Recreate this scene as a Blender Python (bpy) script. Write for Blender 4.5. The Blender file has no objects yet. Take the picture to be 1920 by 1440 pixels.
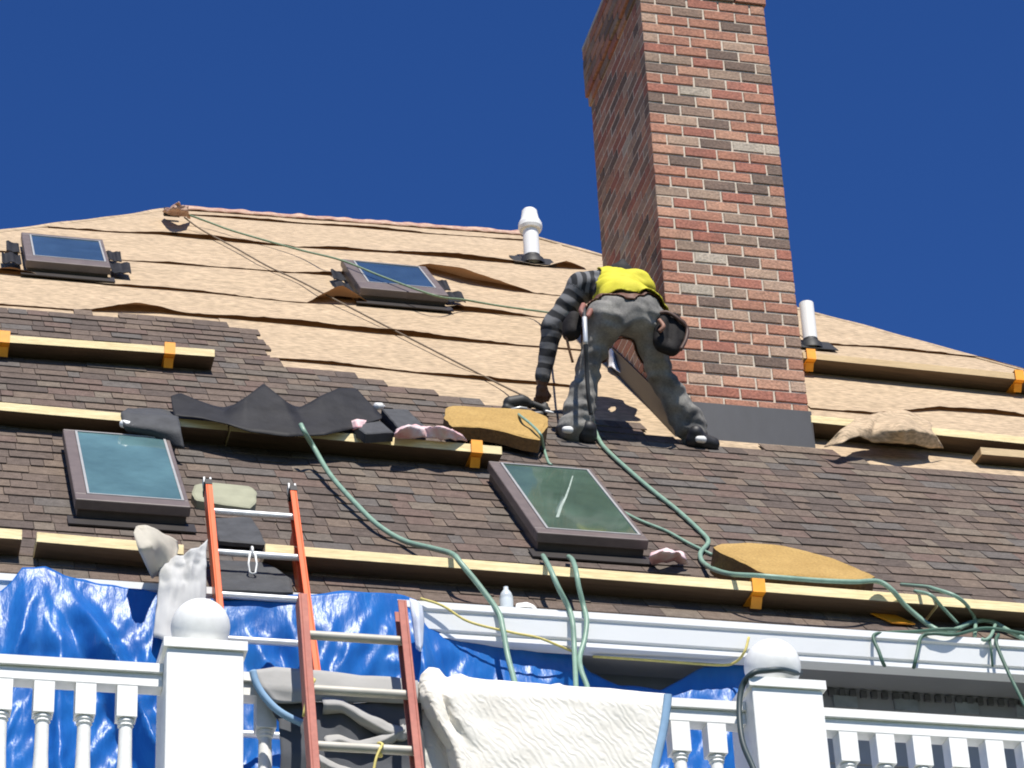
import bpy, math, random
import numpy as np
from mathutils import Vector, Matrix, noise
random.seed(7); rng = np.random.default_rng(5)
sc = bpy.context.scene
COL = sc.collection

# ------------------------------------------------------------------ camera
F = 5500.0                                   # focal length in pixels of the 1920 px wide photograph
CAM = np.array([0.0, 0.0, 1.6])
YAW, PITCH, ROLL, RP = 0.25588678, 0.54110712, -0.0508191, 0.78301771
def cam_axes():
    cy, sy, cp, sp = math.cos(YAW), math.sin(YAW), math.cos(PITCH), math.sin(PITCH)
    fwd = np.array([sy*cp, cy*cp, sp]); r = np.array([cy, -sy, 0.]); u = np.cross(r, fwd)
    cr, sr = math.cos(ROLL), math.sin(ROLL)
    return cr*r+sr*u, -sr*r+cr*u, fwd
RGT, UPV, FWD = cam_axes()
cam = bpy.data.cameras.new('camera'); cam.lens = F/1920*36; cam.sensor_width = 36
cam.clip_start = .1; cam.clip_end = 3000
co = bpy.data.objects.new('camera', cam); COL.objects.link(co)
co.matrix_world = Matrix(((RGT[0], UPV[0], -FWD[0], CAM[0]), (RGT[1], UPV[1], -FWD[1], CAM[1]),
                          (RGT[2], UPV[2], -FWD[2], CAM[2]), (0, 0, 0, 1)))
sc.camera = co
sc.cycles.filter_width = 1.9

# ------------------------------------------------------------------ sky, sun, exposure
SUN = Vector((.02, -.56, .83)).normalized()  # towards the sun
w = bpy.data.worlds.new('World'); sc.world = w; w.use_nodes = True
nt = w.node_tree; nt.nodes.clear()
sky = nt.nodes.new('ShaderNodeTexSky'); sky.sky_type = 'NISHITA'; sky.sun_disc = False
sky.sun_elevation = math.asin(SUN.z); sky.sun_rotation = math.atan2(SUN.x, SUN.y)
sky.altitude = 1500; sky.air_density = 1.0; sky.dust_density = 0.1; sky.ozone_density = 5.0
bg = nt.nodes.new('ShaderNodeBackground'); bg.inputs['Strength'].default_value = .094
wo = nt.nodes.new('ShaderNodeOutputWorld')
hs = nt.nodes.new('ShaderNodeHueSaturation'); hs.inputs['Saturation'].default_value = 1.24; hs.inputs['Hue'].default_value = .515
nt.links.new(sky.outputs[0], hs.inputs['Color']); nt.links.new(hs.outputs[0], bg.inputs[0]); nt.links.new(bg.outputs[0], wo.inputs[0])
sl = bpy.data.lights.new('sun', 'SUN'); sl.energy = 5.0; sl.angle = math.radians(.5); sl.color = (1, .95, .87)
so = bpy.data.objects.new('sun', sl); COL.objects.link(so)
so.rotation_euler = SUN.to_track_quat('Z', 'Y').to_euler(); so.location = (20, -20, 40)
sc.view_settings.view_transform = 'Standard'; sc.view_settings.look = 'None'
sc.view_settings.exposure = 0.36; sc.view_settings.gamma = 1; sc.view_settings.use_curve_mapping = False

# ------------------------------------------------------------------ geometry of the place
UP = np.array([0, math.cos(RP), math.sin(RP)]); NR = np.array([0, -math.sin(RP), math.cos(RP)])
def ray(x, y): return RGT*((x-960)/F) - UPV*((y-720)/F) + FWD
def on_y(x, y, Y):
    r = ray(x, y); return CAM + r*((Y-CAM[1])/r[1])
YC = 14.6
P0 = on_y(1525, 838, YC)
def on_roof(x, y, h=0.0):
    r = ray(x, y); t = ((P0+NR*h-CAM)@NR)/(r@NR); return CAM+r*t
def us(x, y, h=0.0):
    P = on_roof(x, y, h); return P[0], float((P-P0-NR*h)@UP)
def roof(u, s, h=0.0):
    P = P0+UP*s+NR*h; return np.array([u, P[1], P[2]])

# ------------------------------------------------------------------ helpers
class MB:
    """collects verts and faces (world coordinates) of ONE mesh"""
    def __init__(self): self.v = []; self.f = []; self.m = []
    def add(self, vs, fs, mi=0):
        b = len(self.v); self.v += [tuple(map(float, p)) for p in vs]
        self.f += [tuple(i+b for i in q) for q in fs]; self.m += [mi]*len(fs)
    def hexa(self, p, mi=0):                 # 8 corners: bottom 4 (ccw from above), top 4
        self.add(p, [(3,2,1,0), (4,5,6,7), (0,1,5,4), (1,2,6,5), (2,3,7,6), (3,0,4,7)], mi)
    def box(self, a, b, mi=0):
        x0, y0, z0 = a; x1, y1, z1 = b
        self.hexa([(x0,y0,z0),(x1,y0,z0),(x1,y1,z0),(x0,y1,z0),(x0,y0,z1),(x1,y0,z1),(x1,y1,z1),(x0,y1,z1)], mi)
    def obox(self, c, ax, ay, az, mi=0):     # centre and half axes
        c, ax, ay, az = (np.array(q, float) for q in (c, ax, ay, az))
        self.hexa([c-ax-ay-az, c+ax-ay-az, c+ax+ay-az, c-ax+ay-az, c-ax-ay+az, c+ax-ay+az, c+ax+ay+az, c-ax+ay+az], mi)
    def bevbox(self, c, ax, ay, az, bv, mi=0):   # box with chamfered long edges (profile in ay/az, extruded on ax)
        c, ax, ay, az = (np.array(q, float) for q in (c, ax, ay, az))
        ly, lz = np.linalg.norm(ay), np.linalg.norm(az); ky, kz = 1-bv/ly, 1-bv/lz
        prof = [(-ky,-1),(ky,-1),(1,-kz),(1,kz),(ky,1),(-ky,1),(-1,kz),(-1,-kz)]
        self.prism([c-ax+ay*p+az*q for p, q in prof], 2*ax, mi)
    def prism(self, poly, d, mi=0):
        n = len(poly); poly = [np.array(p, float) for p in poly]; d = np.array(d, float)
        self.add(poly+[p+d for p in poly], [tuple(range(n))[::-1], tuple(range(n, 2*n))] +
                 [(i, (i+1) % n, n+(i+1) % n, n+i) for i in range(n)], mi)
    def grid(self, P, mi=0, closed=False):   # P[i][j]
        P = np.asarray(P, float); a, b = P.shape[:2]; vs = P.reshape(-1, 3); fs = []
        for i in range(a-1):
            for j in range(b if closed else b-1):
                k = (j+1) % b; fs.append((i*b+j, i*b+k, (i+1)*b+k, (i+1)*b+j))
        self.add(vs, fs, mi)
    def tube(self, pts, r, n=8, mi=0, caps=True):
        pts = [np.array(p, float) for p in pts]; m = len(pts)
        rs = r if hasattr(r, '__len__') else [r]*m
        ref = np.array([.3, .2, .93]); rings = []
        for i, p in enumerate(pts):
            t = pts[min(i+1, m-1)]-pts[max(i-1, 0)]; t = t/(np.linalg.norm(t)+1e-9)
            a = np.cross(t, ref); a = a/(np.linalg.norm(a)+1e-9); b = np.cross(t, a)
            ref = np.cross(a, t)
            rings.append([p+rs[i]*(math.cos(q)*a+math.sin(q)*b) for q in np.arange(n)*2*math.pi/n])
        base = len(self.v); self.grid(rings, mi, True)
        if caps:
            self.f.append(tuple(base+i for i in range(n))[::-1]); self.m.append(mi)
            self.f.append(tuple(base+(m-1)*n+i for i in range(n))); self.m.append(mi)
    def lathe(self, c, prof, n=24, axis=(0,0,1), mi=0):   # prof: (radius, height)
        ax = np.array(axis, float); ax /= np.linalg.norm(ax)
        e1 = np.cross(ax, [0,1,0.01]); e1 /= np.linalg.norm(e1); e2 = np.cross(ax, e1)
        self.grid([[np.array(c)+ax*h+max(r,1e-4)*(math.cos(q)*e1+math.sin(q)*e2) for q in np.arange(n)*2*math.pi/n] for r, h in prof], mi, True)
    def mesh(self, name, origin, smooth=False):
        me = bpy.data.meshes.new(name)
        o = np.array(origin, float); vs = [tuple(np.array(p)-o) for p in self.v]
        me.from_pydata(vs, [], self.f); me.update()
        if smooth: me.polygons.foreach_set('use_smooth', [True]*len(me.polygons))
        me.polygons.foreach_set('material_index', self.m)
        return me
WL = {}
def wl(o): return WL.get(o.name, np.zeros(3)) if o else np.zeros(3)
def put(o, parent, loc):
    COL.objects.link(o); loc = np.array(loc, float)
    if parent: o.parent = parent
    o.location = tuple(loc-wl(parent)); WL[o.name] = loc
    return o
def tag(o, label=None, cat=None, group=None, kind=None):
    if label: o['label'] = label
    if cat: o['category'] = cat
    if group: o['group'] = group
    if kind: o['kind'] = kind
    return o
def thing(name, loc, label, cat, group=None):
    return tag(put(bpy.data.objects.new(name, None), None, loc), label, cat, group)
def build(mb, name, mats, parent=None, smooth=False, at=None, angle=None):
    if at is None: at = wl(parent) if parent else np.mean(np.array(mb.v), axis=0)*np.array([1,1,0])+np.array([0,0,min(p[2] for p in mb.v)])
    me = mb.mesh(name, at, smooth)
    for m in (mats if isinstance(mats, (list, tuple)) else [mats]): me.materials.append(m)
    if angle and smooth: me.set_sharp_from_angle(angle=math.radians(angle))
    return put(bpy.data.objects.new(name, me), parent, at)
def solid(o, t, off=0):
    m = o.modifiers.new('thickness', 'SOLIDIFY'); m.thickness = t; m.offset = off; return o
def bevel(o, wdt, seg=2):
    m = o.modifiers.new('bevel', 'BEVEL'); m.width = wdt; m.segments = seg; m.limit_method = 'ANGLE'; m.harden_normals = False; return o
def poly_at(poly, x):                        # piecewise linear y(x)
    return float(np.interp(x, [p[0] for p in poly], [p[1] for p in poly]))
def resample(pts, n):
    pts = np.array(pts, float); d = np.r_[0, np.cumsum(np.linalg.norm(np.diff(pts, axis=0), axis=1))]
    t = np.linspace(0, d[-1], n); return np.stack([np.interp(t, d, pts[:, k]) for k in range(pts.shape[1])], 1)
def smooth_path(pts, n=8):                   # Catmull-Rom
    pts = [np.array(p, float) for p in pts]; P = [2*pts[0]-pts[1]]+pts+[2*pts[-1]-pts[-2]]; out = []
    for i in range(1, len(P)-2):
        for t in np.linspace(0, 1, n, endpoint=False):
            a, b, c, d = P[i-1], P[i], P[i+1], P[i+2]
            out.append(.5*((2*b)+(c-a)*t+(2*a-5*b+4*c-d)*t*t+(3*b-a-3*c+d)*t**3))
    return out+[pts[-1]]
def nz(x, y, z=0.0): return noise.noise(Vector((x, y, z)))
def fbm(x, y, z=0.0, o=3): return sum(noise.noise(Vector((x*2**k, y*2**k, z+7.3*k)))/2**k for k in range(o))

# ------------------------------------------------------------------ materials
def rgb(c): return (*c, 1)
def mat(name, c, rough=.6, var=.25, scale=8, c2=None, bump=0, bscale=60, stretch=(1,1,1), metal=0, spec=.5, fine=0, fscale=200, rnd=0.0, coat=0, transl=0, back=None):
    m = bpy.data.materials.new(name); m.use_nodes = True; n = m.node_tree.nodes; l = m.node_tree.links
    b = n['Principled BSDF']; b.inputs['Roughness'].default_value = rough; b.inputs['Metallic'].default_value = metal
    b.inputs['Specular IOR Level'].default_value = spec; b.inputs['Coat Weight'].default_value = coat
    tc = n.new('ShaderNodeTexCoord'); mp = n.new('ShaderNodeMapping'); mp.inputs['Scale'].default_value = stretch
    oi = n.new('ShaderNodeObjectInfo'); va = n.new('ShaderNodeVectorMath'); va.operation = 'ADD'
    l.new(tc.outputs['Object'], va.inputs[0]); l.new(oi.outputs['Location'], va.inputs[1]); l.new(va.outputs[0], mp.inputs[0])
    t = n.new('ShaderNodeTexNoise'); t.inputs['Scale'].default_value = scale; t.inputs['Detail'].default_value = 5; t.inputs['Roughness'].default_value = .6
    l.new(mp.outputs[0], t.inputs['Vector'])
    r = n.new('ShaderNodeValToRGB'); r.color_ramp.elements[0].position = .3; r.color_ramp.elements[1].position = .7
    lo = c2 if c2 else tuple(q*(1-var) for q in c); hi = c if c2 else tuple(min(1, q*(1+var)) for q in c)
    r.color_ramp.elements[0].color = rgb(lo); r.color_ramp.elements[1].color = rgb(hi)
    l.new(t.outputs[0], r.inputs[0]); out = r.outputs[0]
    if fine:
        t2 = n.new('ShaderNodeTexNoise'); t2.inputs['Scale'].default_value = fscale; t2.inputs['Detail'].default_value = 2
        l.new(mp.outputs[0], t2.inputs['Vector'])
        mr = n.new('ShaderNodeMapRange'); mr.inputs['From Min'].default_value = .3; mr.inputs['From Max'].default_value = .7
        mr.inputs['To Min'].default_value = 1-fine; mr.inputs['To Max'].default_value = 1+fine; l.new(t2.outputs[0], mr.inputs[0])
        mx = n.new('ShaderNodeVectorMath'); mx.operation = 'SCALE'; l.new(out, mx.inputs[0]); l.new(mr.outputs[0], mx.inputs['Scale']); out = mx.outputs[0]
    if rnd:
        mr = n.new('ShaderNodeMapRange'); mr.inputs['To Min'].default_value = 1-rnd; mr.inputs['To Max'].default_value = 1+rnd; l.new(oi.outputs['Random'], mr.inputs[0])
        mx = n.new('ShaderNodeVectorMath'); mx.operation = 'SCALE'; l.new(out, mx.inputs[0]); l.new(mr.outputs[0], mx.inputs['Scale']); out = mx.outputs[0]
    if back:                                 # the other side of a two-faced sheet
        gm = n.new('ShaderNodeNewGeometry'); mb_ = n.new('ShaderNodeMix'); mb_.data_type = 'RGBA'; l.new(gm.outputs['Backfacing'], mb_.inputs[0]); l.new(out, mb_.inputs[6]); mb_.inputs[7].default_value = rgb(back); out = mb_.outputs[2]
    l.new(out, b.inputs['Base Color'])
    if bump:
        t3 = n.new('ShaderNodeTexNoise'); t3.inputs['Scale'].default_value = bscale; t3.inputs['Detail'].default_value = 4
        l.new(mp.outputs[0], t3.inputs['Vector']); bp = n.new('ShaderNodeBump'); bp.inputs['Strength'].default_value = bump; bp.inputs['Distance'].default_value = .01
        l.new(t3.outputs[0], bp.inputs['Height']); l.new(bp.outputs[0], b.inputs['Normal'])
    if transl:
        tr = n.new('ShaderNodeBsdfTranslucent'); l.new(out, tr.inputs[0]); ms = n.new('ShaderNodeMixShader'); ms.inputs[0].default_value = transl
        o = n['Material Output']; l.new(b.outputs[0], ms.inputs[1]); l.new(tr.outputs[0], ms.inputs[2]); l.new(ms.outputs[0], o.inputs[0])
    return m
FELT = mat('felt_paper', (.53,.40,.262), .85, scale=4, c2=(.445,.335,.215), stretch=(.4,1.6,1.6), fine=.34, fscale=42, bump=.22, bscale=11, transl=.15, back=(.27,.135,.055))
RIDGEM = mat('ridge_felt', (.56,.42,.30), .8, scale=24, c2=(.34,.15,.11), bump=.4, bscale=14)
SH_COLS = [(.135,.104,.085), (.115,.090,.075), (.155,.119,.093), (.100,.080,.069), (.130,.110,.092), (.136,.098,.082), (.118,.105,.095), (.160,.131,.104)]
SHM = [mat('shingle_granules', c, .95, var=.22, scale=25, fine=.25, fscale=170, bump=.3, bscale=220, spec=.15) for c in SH_COLS]
BR_COLS = [(.41,.195,.13), (.45,.245,.165), (.37,.15,.105), (.26,.175,.13), (.185,.128,.10), (.44,.30,.215), (.32,.225,.165), (.43,.365,.29)]
BR_W = [.27, .21, .15, .12, .09, .08, .06, .02]
BRM = [mat('brick_clay', c, .9, scale=9, c2=tuple(q*.72+.02 for q in c), fine=.22, fscale=55, bump=.5, bscale=70, spec=.2, rnd=.10) for c in BR_COLS]
MORTAR = mat('mortar', (.55,.48,.395), .95, var=.15, scale=14, bump=.4, bscale=90, spec=.1)
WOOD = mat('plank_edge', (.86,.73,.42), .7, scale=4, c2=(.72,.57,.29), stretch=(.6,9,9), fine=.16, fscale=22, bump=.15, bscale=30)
WOODF = mat('plank_face_shaded', (.15,.10,.062), .8, scale=4, c2=(.09,.06,.038), stretch=(.6,9,9), fine=.1, fscale=30, bump=.15, bscale=30)  # dirty brown broad faces, darkened to paint in the shade under the planks
WOODOLD = mat('plank_edge_weathered', (.62,.47,.27), .75, scale=4, c2=(.50,.36,.19), stretch=(.6,9,9), fine=.1, fscale=30, bump=.15, bscale=30)
ORANGE = mat('bracket_paint', (.92,.36,.02), .45, var=.12, scale=20)
WHITE = mat('white_paint', (.84,.84,.81), .45, scale=5, c2=(.77,.77,.73), fine=.03, fscale=40, bump=.08, bscale=30)
GUTW = mat('white_gutter', (.74,.75,.74), .35, var=.04, scale=3, stretch=(.5,1,1))
PVC = mat('white_pipe', (.80,.80,.78), .4, var=.03, scale=6)
FRAME = mat('skylight_frame', (.145,.115,.105), .45, var=.15, scale=12)
CURB = mat('skylight_curb', (.055,.047,.045), .5, var=.2, scale=12)
SEALM = mat('pane_gasket', (.36,.36,.35), .4, var=.1, scale=12)
BLACK = mat('black_rubber', (.018,.018,.018), .6, var=.3, scale=20)
BFELT = mat('black_underlay', (.013,.013,.015), .65, spec=.3, var=.45, scale=8, bump=.2, bscale=30)
SLATE = mat('dark_shingle_back', (.050,.052,.056), .8, var=.25, scale=14, bump=.2, bscale=90)
FLASH = mat('slate_flashing', (.036,.038,.043), .5, var=.22, scale=5, stretch=(1,1,.4), spec=.5)
FLASHB = mat('step_flashing', (.032,.027,.025), .5, var=.2, scale=9)
HOSE = mat('green_hose', (.21,.33,.25), .45, var=.15, scale=20)
HOSED = mat('dark_green_hose', (.05,.11,.075), .5, var=.2, scale=20)
ROPEG = mat('green_rope', (.17,.24,.15), .8, var=.25, scale=60)
ROPEB = mat('brown_rope', (.16,.12,.08), .8, var=.25, scale=60)
YROPE = mat('yellow_rope', (.62,.52,.16), .7, var=.15, scale=40)
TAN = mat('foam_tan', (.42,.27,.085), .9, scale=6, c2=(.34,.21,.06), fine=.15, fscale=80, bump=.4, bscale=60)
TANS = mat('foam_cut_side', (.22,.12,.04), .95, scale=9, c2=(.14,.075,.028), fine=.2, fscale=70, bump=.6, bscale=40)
SAGE = mat('foam_sage', (.30,.30,.21), .9, var=.12, scale=8, bump=.3, bscale=60)
TARP = mat('blue_tarp', (.020,.16,.50), .34, scale=5, c2=(.013,.11,.41), stretch=(1.8,1.8,.6), bump=.42, bscale=20, spec=.32, transl=.15)
TARPW = mat('tarp_underside', (.62,.66,.75), .35, var=.08, scale=8, bump=.2, bscale=25)
LORANGE = mat('orange_fibreglass', (.78,.13,.035), .4, var=.1, scale=8, spec=.4)
LPINK = mat('faded_red_fibreglass', (.44,.155,.11), .7, scale=7, c2=(.36,.11,.08), fine=.1, fscale=50)
ALU = mat('aluminium', (.62,.63,.63), .38, var=.08, scale=10, metal=.35)
ALUOLD = mat('dull_aluminium', (.46,.44,.38), .6, var=.12, scale=10, metal=.2)
GREYC = mat('grey_sheet', (.46,.46,.45), .75, var=.1, scale=4, bump=.25, bscale=9)
BEIGEC = mat('beige_backing', (.44,.41,.34), .8, var=.12, scale=5, bump=.25, bscale=9)
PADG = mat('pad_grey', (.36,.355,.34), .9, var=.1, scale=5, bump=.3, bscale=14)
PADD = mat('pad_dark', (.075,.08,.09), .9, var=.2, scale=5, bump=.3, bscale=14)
TRIMB = mat('pale_blue_binding', (.22,.36,.52), .8, var=.12, scale=12)
SIDING = mat('grey_siding', (.27,.275,.285), .6, var=.1, scale=3, stretch=(.3,1,1))
SOFFIT = mat('grey_soffit', (.19,.192,.20), .6, var=.08, scale=3)
PINKP = mat('pink_wrapper', (.72,.36,.37), .5, scale=14, c2=(.80,.74,.73), bump=.4, bscale=25)
GROUND = mat('lawn', (.06,.09,.03), .95, scale=.6, c2=(.045,.06,.025), bump=.4, bscale=12)
INTER = mat('dark_interior', (.03,.035,.035), .9)
def quilt(m):                                # stitched zigzag relief of the moving blanket
    n = m.node_tree.nodes; l = m.node_tree.links; tc = n.new('ShaderNodeTexCoord'); mp = n.new('ShaderNodeMapping')
    mp.inputs['Rotation'].default_value = (0, math.radians(38), 0); l.new(tc.outputs['Object'], mp.inputs[0])
    wv = n.new('ShaderNodeTexWave'); wv.bands_direction = 'X'; wv.inputs['Scale'].default_value = 13; wv.inputs['Distortion'].default_value = 9; wv.inputs['Detail'].default_value = 2; wv.inputs['Detail Scale'].default_value = 1.3
    l.new(mp.outputs[0], wv.inputs['Vector']); bp = n.new('ShaderNodeBump'); bp.inputs['Strength'].default_value = .27; bp.inputs['Distance'].default_value = .008
    l.new(wv.outputs[0], bp.inputs['Height']); l.new(bp.outputs[0], n['Principled BSDF'].inputs['Normal']); return m
BLANKET = quilt(mat('quilted_blanket', (.76,.74,.67), .95, scale=5, c2=(.67,.64,.57), spec=.1))
def glass(name, c, smudge=0):
    m = mat(name, c, .05, var=.3, scale=2.5, spec=.5); b = m.node_tree.nodes['Principled BSDF']; b.inputs['IOR'].default_value = 1.5
    return m
PANE = glass('skylight_glass', (.09,.17,.18)); PANE2 = glass('skylight_glass_green', (.07,.115,.085)); PANE3 = glass('skylight_glass_blue', (.04,.075,.13))
CLEAR = mat('clear_plastic', (.55,.60,.62), .15, var=.1, scale=20)
SKIN = mat('skin', (.14,.065,.042), .55, var=.15, scale=20)
HAIR = mat('black_cap', (.015,.015,.016), .8, var=.3, scale=30)
JEANS = mat('grey_jeans', (.36,.345,.31), .9, scale=4.5, c2=(.07,.07,.073), fine=.14, fscale=90, bump=.3, bscale=14, spec=.15)
VEST = mat('hi_vis_vest', (.63,.58,.03), .8, scale=7, c2=(.52,.46,.03), bump=.5, bscale=14)
LEATHER = mat('brown_leather', (.13,.055,.032), .6, var=.25, scale=14, bump=.3, bscale=40)
DLEATHER = mat('dark_leather', (.014,.012,.012), .75, spec=.25, var=.3, scale=14, bump=.3, bscale=40)
SHOE = mat('black_shoe', (.014,.014,.016), .55, var=.3, scale=20)
SHOEW = mat('white_shoe_panel', (.75,.75,.73), .6, var=.05, scale=20)
def striped():
    m = bpy.data.materials.new('striped_shirt'); m.use_nodes = True; n = m.node_tree.nodes; l = m.node_tree.links; b = n['Principled BSDF']
    b.inputs['Roughness'].default_value = .9
    a = n.new('ShaderNodeAttribute'); a.attribute_name = 'along'
    f = n.new('ShaderNodeMath'); f.operation = 'MODULO'; f.inputs[1].default_value = 1.0
    l.new(a.outputs['Fac'], f.inputs[0]); r = n.new('ShaderNodeValToRGB'); r.color_ramp.interpolation = 'LINEAR'
    e = r.color_ramp.elements; e[0].position = 0; e[0].color = (.02,.021,.024,1); e[1].position = .42; e[1].color = (.02,.021,.024,1)
    for p, c in ((.50,.155), (.92,.155), (1.0,.02)):
        q = e.new(p); q.color = (c, c*1.01, c*1.05, 1)
    l.new(f.outputs[0], r.inputs[0]); l.new(r.outputs[0], b.inputs['Base Color']); return m
SHIRT = striped()

# ------------------------------------------------------------------ ground
g = MB(); g.add([(-600,-600,0),(600,-600,0),(600,600,0),(-600,600,0)], [(0,1,2,3)])
tag(build(g, 'ground', GROUND, at=(0,0,0)), kind='structure')

# ------------------------------------------------------------------ house: roof, walls, gutter
XL, XR = -5.2, 12.0
S_E = -3.66                                  # eave on the slope
EY, EZ = roof(0, S_E)[1:]
house = thing('house', (3.5, 14, 0), 'large house with a hipped roof half stripped to tan felt and half reshingled in brown', 'house')
RA, RB = us(335, 392), us(985, 440)          # ridge ends measured on the slope
rf = MB()
A = roof(RA[0], RA[1]); Bq = roof(RB[0], RB[1]); hl = us(0, 435); hr = us(1905, 690)
def ext(p, q, s):
    t = (s-p[1])/(q[1]-p[1]); return p[0]+t*(q[0]-p[0])
EL, ER = roof(ext(RA, hl, S_E), S_E), roof(ext(RB, hr, S_E), S_E)
back = 2*Bq[1]-EY
BL, BRr = np.array([EL[0], back, EZ]), np.array([ER[0], back, EZ])
dn = np.array([0, 0, -.12])
rf.add([EL, ER, Bq, A], [(0,1,2,3)]); rf.add([EL, A, BL], [(0,1,2)]); rf.add([ER, BRr, Bq], [(0,1,2)]); rf.add([A, Bq, BRr, BL], [(0,1,2,3)])
rf.add([EL+dn, ER+dn, BRr+dn, BL+dn], [(0,3,2,1)])
roof_o = build(rf, 'roof', FELT, house)
wl_y = EY+.26
wm = MB(); wm.box((EL[0]+.45, wl_y, 0), (ER[0]-.45, back-.45, EZ-.12))
wall = build(wm, 'wall', SIDING, house)
# clapboards that show under the eave
for k in range(9):
    z1 = EZ-.30-.14*k
    b = MB(); x0, x1 = 3.6+.02*(k % 3), 8.0
    b.hexa([(x0,wl_y-.022,z1-.15),(x1,wl_y-.022,z1-.15),(x1,wl_y-.001,z1-.15),(x0,wl_y-.001,z1-.15),(x0,wl_y-.008,z1),(x1,wl_y-.008,z1),(x1,wl_y-.001,z1),(x0,wl_y-.001,z1)])
    build(b, 'siding_board', SIDING, wall)
b = MB(); b.box((EL[0], EY+.005, EZ-.20), (ER[0], wl_y-.002, EZ-.185)); build(b, 'soffit', SOFFIT, house)
b = MB(); b.box((EL[0], wl_y-.03, EZ-.30), (ER[0], wl_y-.003, EZ-.201)); fr = build(b, 'frieze_board', SOFFIT, house)
DENT = mat('dentil_dark', (.07,.07,.075), .7)
for k in range(64):
    x = 4.1+.055*k; b = MB(); b.box((x, wl_y-.05, EZ-.245), (x+.03, wl_y-.031, EZ-.212)); build(b, 'dentil', DENT, fr)
VENTG = mat('vent_grey', (.19,.205,.215), .6)
for k in range(4):
    x = on_y(1580+113*k, 1322, wl_y)[0]; z = on_y(1580+113*k, 1322+6*k, wl_y)[2]
    b = MB(); b.box((x-.06, wl_y-.045, z-.03), (x+.06, wl_y-.023, z+.03)); build(b, 'vent_block', VENTG, wall)
b = MB(); b.box((EL[0], EY-.002, EZ-.21), (ER[0], EY+.022, EZ-.02)); build(b, 'fascia', GUTW, house)
# gutter profile, y toward camera negative
gz = on_y(840, 1131, EY-.12)[2]
prof = [(-.004,0.0),(-.125,0.0),(-.125,-.034),(-.108,-.040),(-.112,-.052),(-.102,-.128),(-.086,-.136),(-.092,-.146),(-.092,-.166),(-.004,-.166)]
g = MB(); g.prism([(EL[0]-.1, EY+p, gz+q) for p, q in prof][::-1], (ER[0]-EL[0]+.2, 0, 0)); build(g, 'gutter', GUTW, house)

def hipcap(x):
    if x < RA[0]: return RA[1]+(x-RA[0])*(RA[1]-S_E)/(RA[0]-EL[0])-.02
    if x > RB[0]: return RB[1]+(x-RB[0])*(RB[1]-S_E)/(RB[0]-ER[0])-.02
    return RA[1]+(x-RA[0])*(RB[1]-RA[1])/(RB[0]-RA[0])-.02
# felt sheets: each one a lapped sheet with a wavy lower edge that lifts off in places
def felt_strip(edge_px, top_ds, bumps, seedv, x_lim=None, base=.006):
    e = [us(x, y) for x, y in edge_px]; n = max(40, int((e[-1][0]-e[0][0])/.035)); X = np.linspace(e[0][0], e[-1][0], n); rows = []
    ts = [0, .02, .05, .09, .14, .22, .4, 1]
    def lift(x):
        L = .004+.011*max(0, nz(x*1.3, seedv))**1.2+.012*max(0, nz(x*6.1, seedv+3))**1.3+.007*max(0, nz(x*19, seedv+6))
        for c, wd, h in bumps:
            q = 1-abs(x-c)/wd
            if q > 0: L += h*q**.8
        return L
    for t in ts:
        r = []
        for x in X:
            s0 = poly_at(e, x)+.007*nz(x*3, seedv+9)+.006*nz(x*11, seedv+1); d = t*top_ds
            k = max(0, 1-d/.26)**1.7
            r.append(roof(x+.0, min(s0+d, hipcap(x)), base+.002*(1-t)+lift(x)*k+.003*nz(x*4, d*6, seedv)*(1 if 0 < t < 1 else 0)))
        rows.append(r)
    b = MB(); b.grid(rows); return build(b, 'felt_sheet', FELT, roof_o, True)
U = lambda x, y: us(x, y)[0]
felt_strip([(350,405),(480,414),(620,424),(800,440),(985,452)], .30, [(U(450,415),.5,.012),(U(700,428),.5,.018)], 1)
felt_strip([(90,428),(205,436),(300,440),(440,456),(560,466),(760,478),(960,494),(1000,500),(1100,506)], .98, [(U(400,450),.6,.03),(U(640,470),.35,.02),(U(850,485),.7,.035),(U(1060,503),.15,.05)], 2)
felt_strip([(-500,441),(240,491),(370,501),(520,511),(640,520),(800,512),(880,535),(960,548),(1040,556),(1110,560)], 1.02, [(U(640,516),.35,.03),(U(860,522),.5,.10),(U(330,495),.3,.012)], 3)
felt_strip([(-500,475),(10,517),(215,538),(400,553),(560,570),(640,572),(860,585),(1020,598),(1110,603)], 1.0, [(U(300,545),.6,.015),(U(635,570),.22,.13),(U(880,588),.5,.03),(U(20,517),.25,.05)], 4)
felt_strip([(-500,535),(150,584),(300,588),(430,600),(560,612),(700,627),(870,641),(1060,656),(1110,660)], 1.0, [(U(255,585),.3,.06),(U(560,610),.9,.035),(U(800,632),.6,.022)], 5)
felt_strip([(440,668),(500,674),(700,692),(940,717),(1120,730)], 1.06, [(U(600,684),.4,.012),(U(900,712),.4,.016)], 6)
felt_strip([(1520,645),(1640,652),(1800,668),(1990,690)], 1.0, [(U(1700,660),.3,.01)], 7)
felt_strip([(1520,768),(1640,778),(1760,770),(1850,776),(1990,790)], 1.1, [(U(1760,770),.3,.02),(U(1860,776),.3,.025)], 8)
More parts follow.
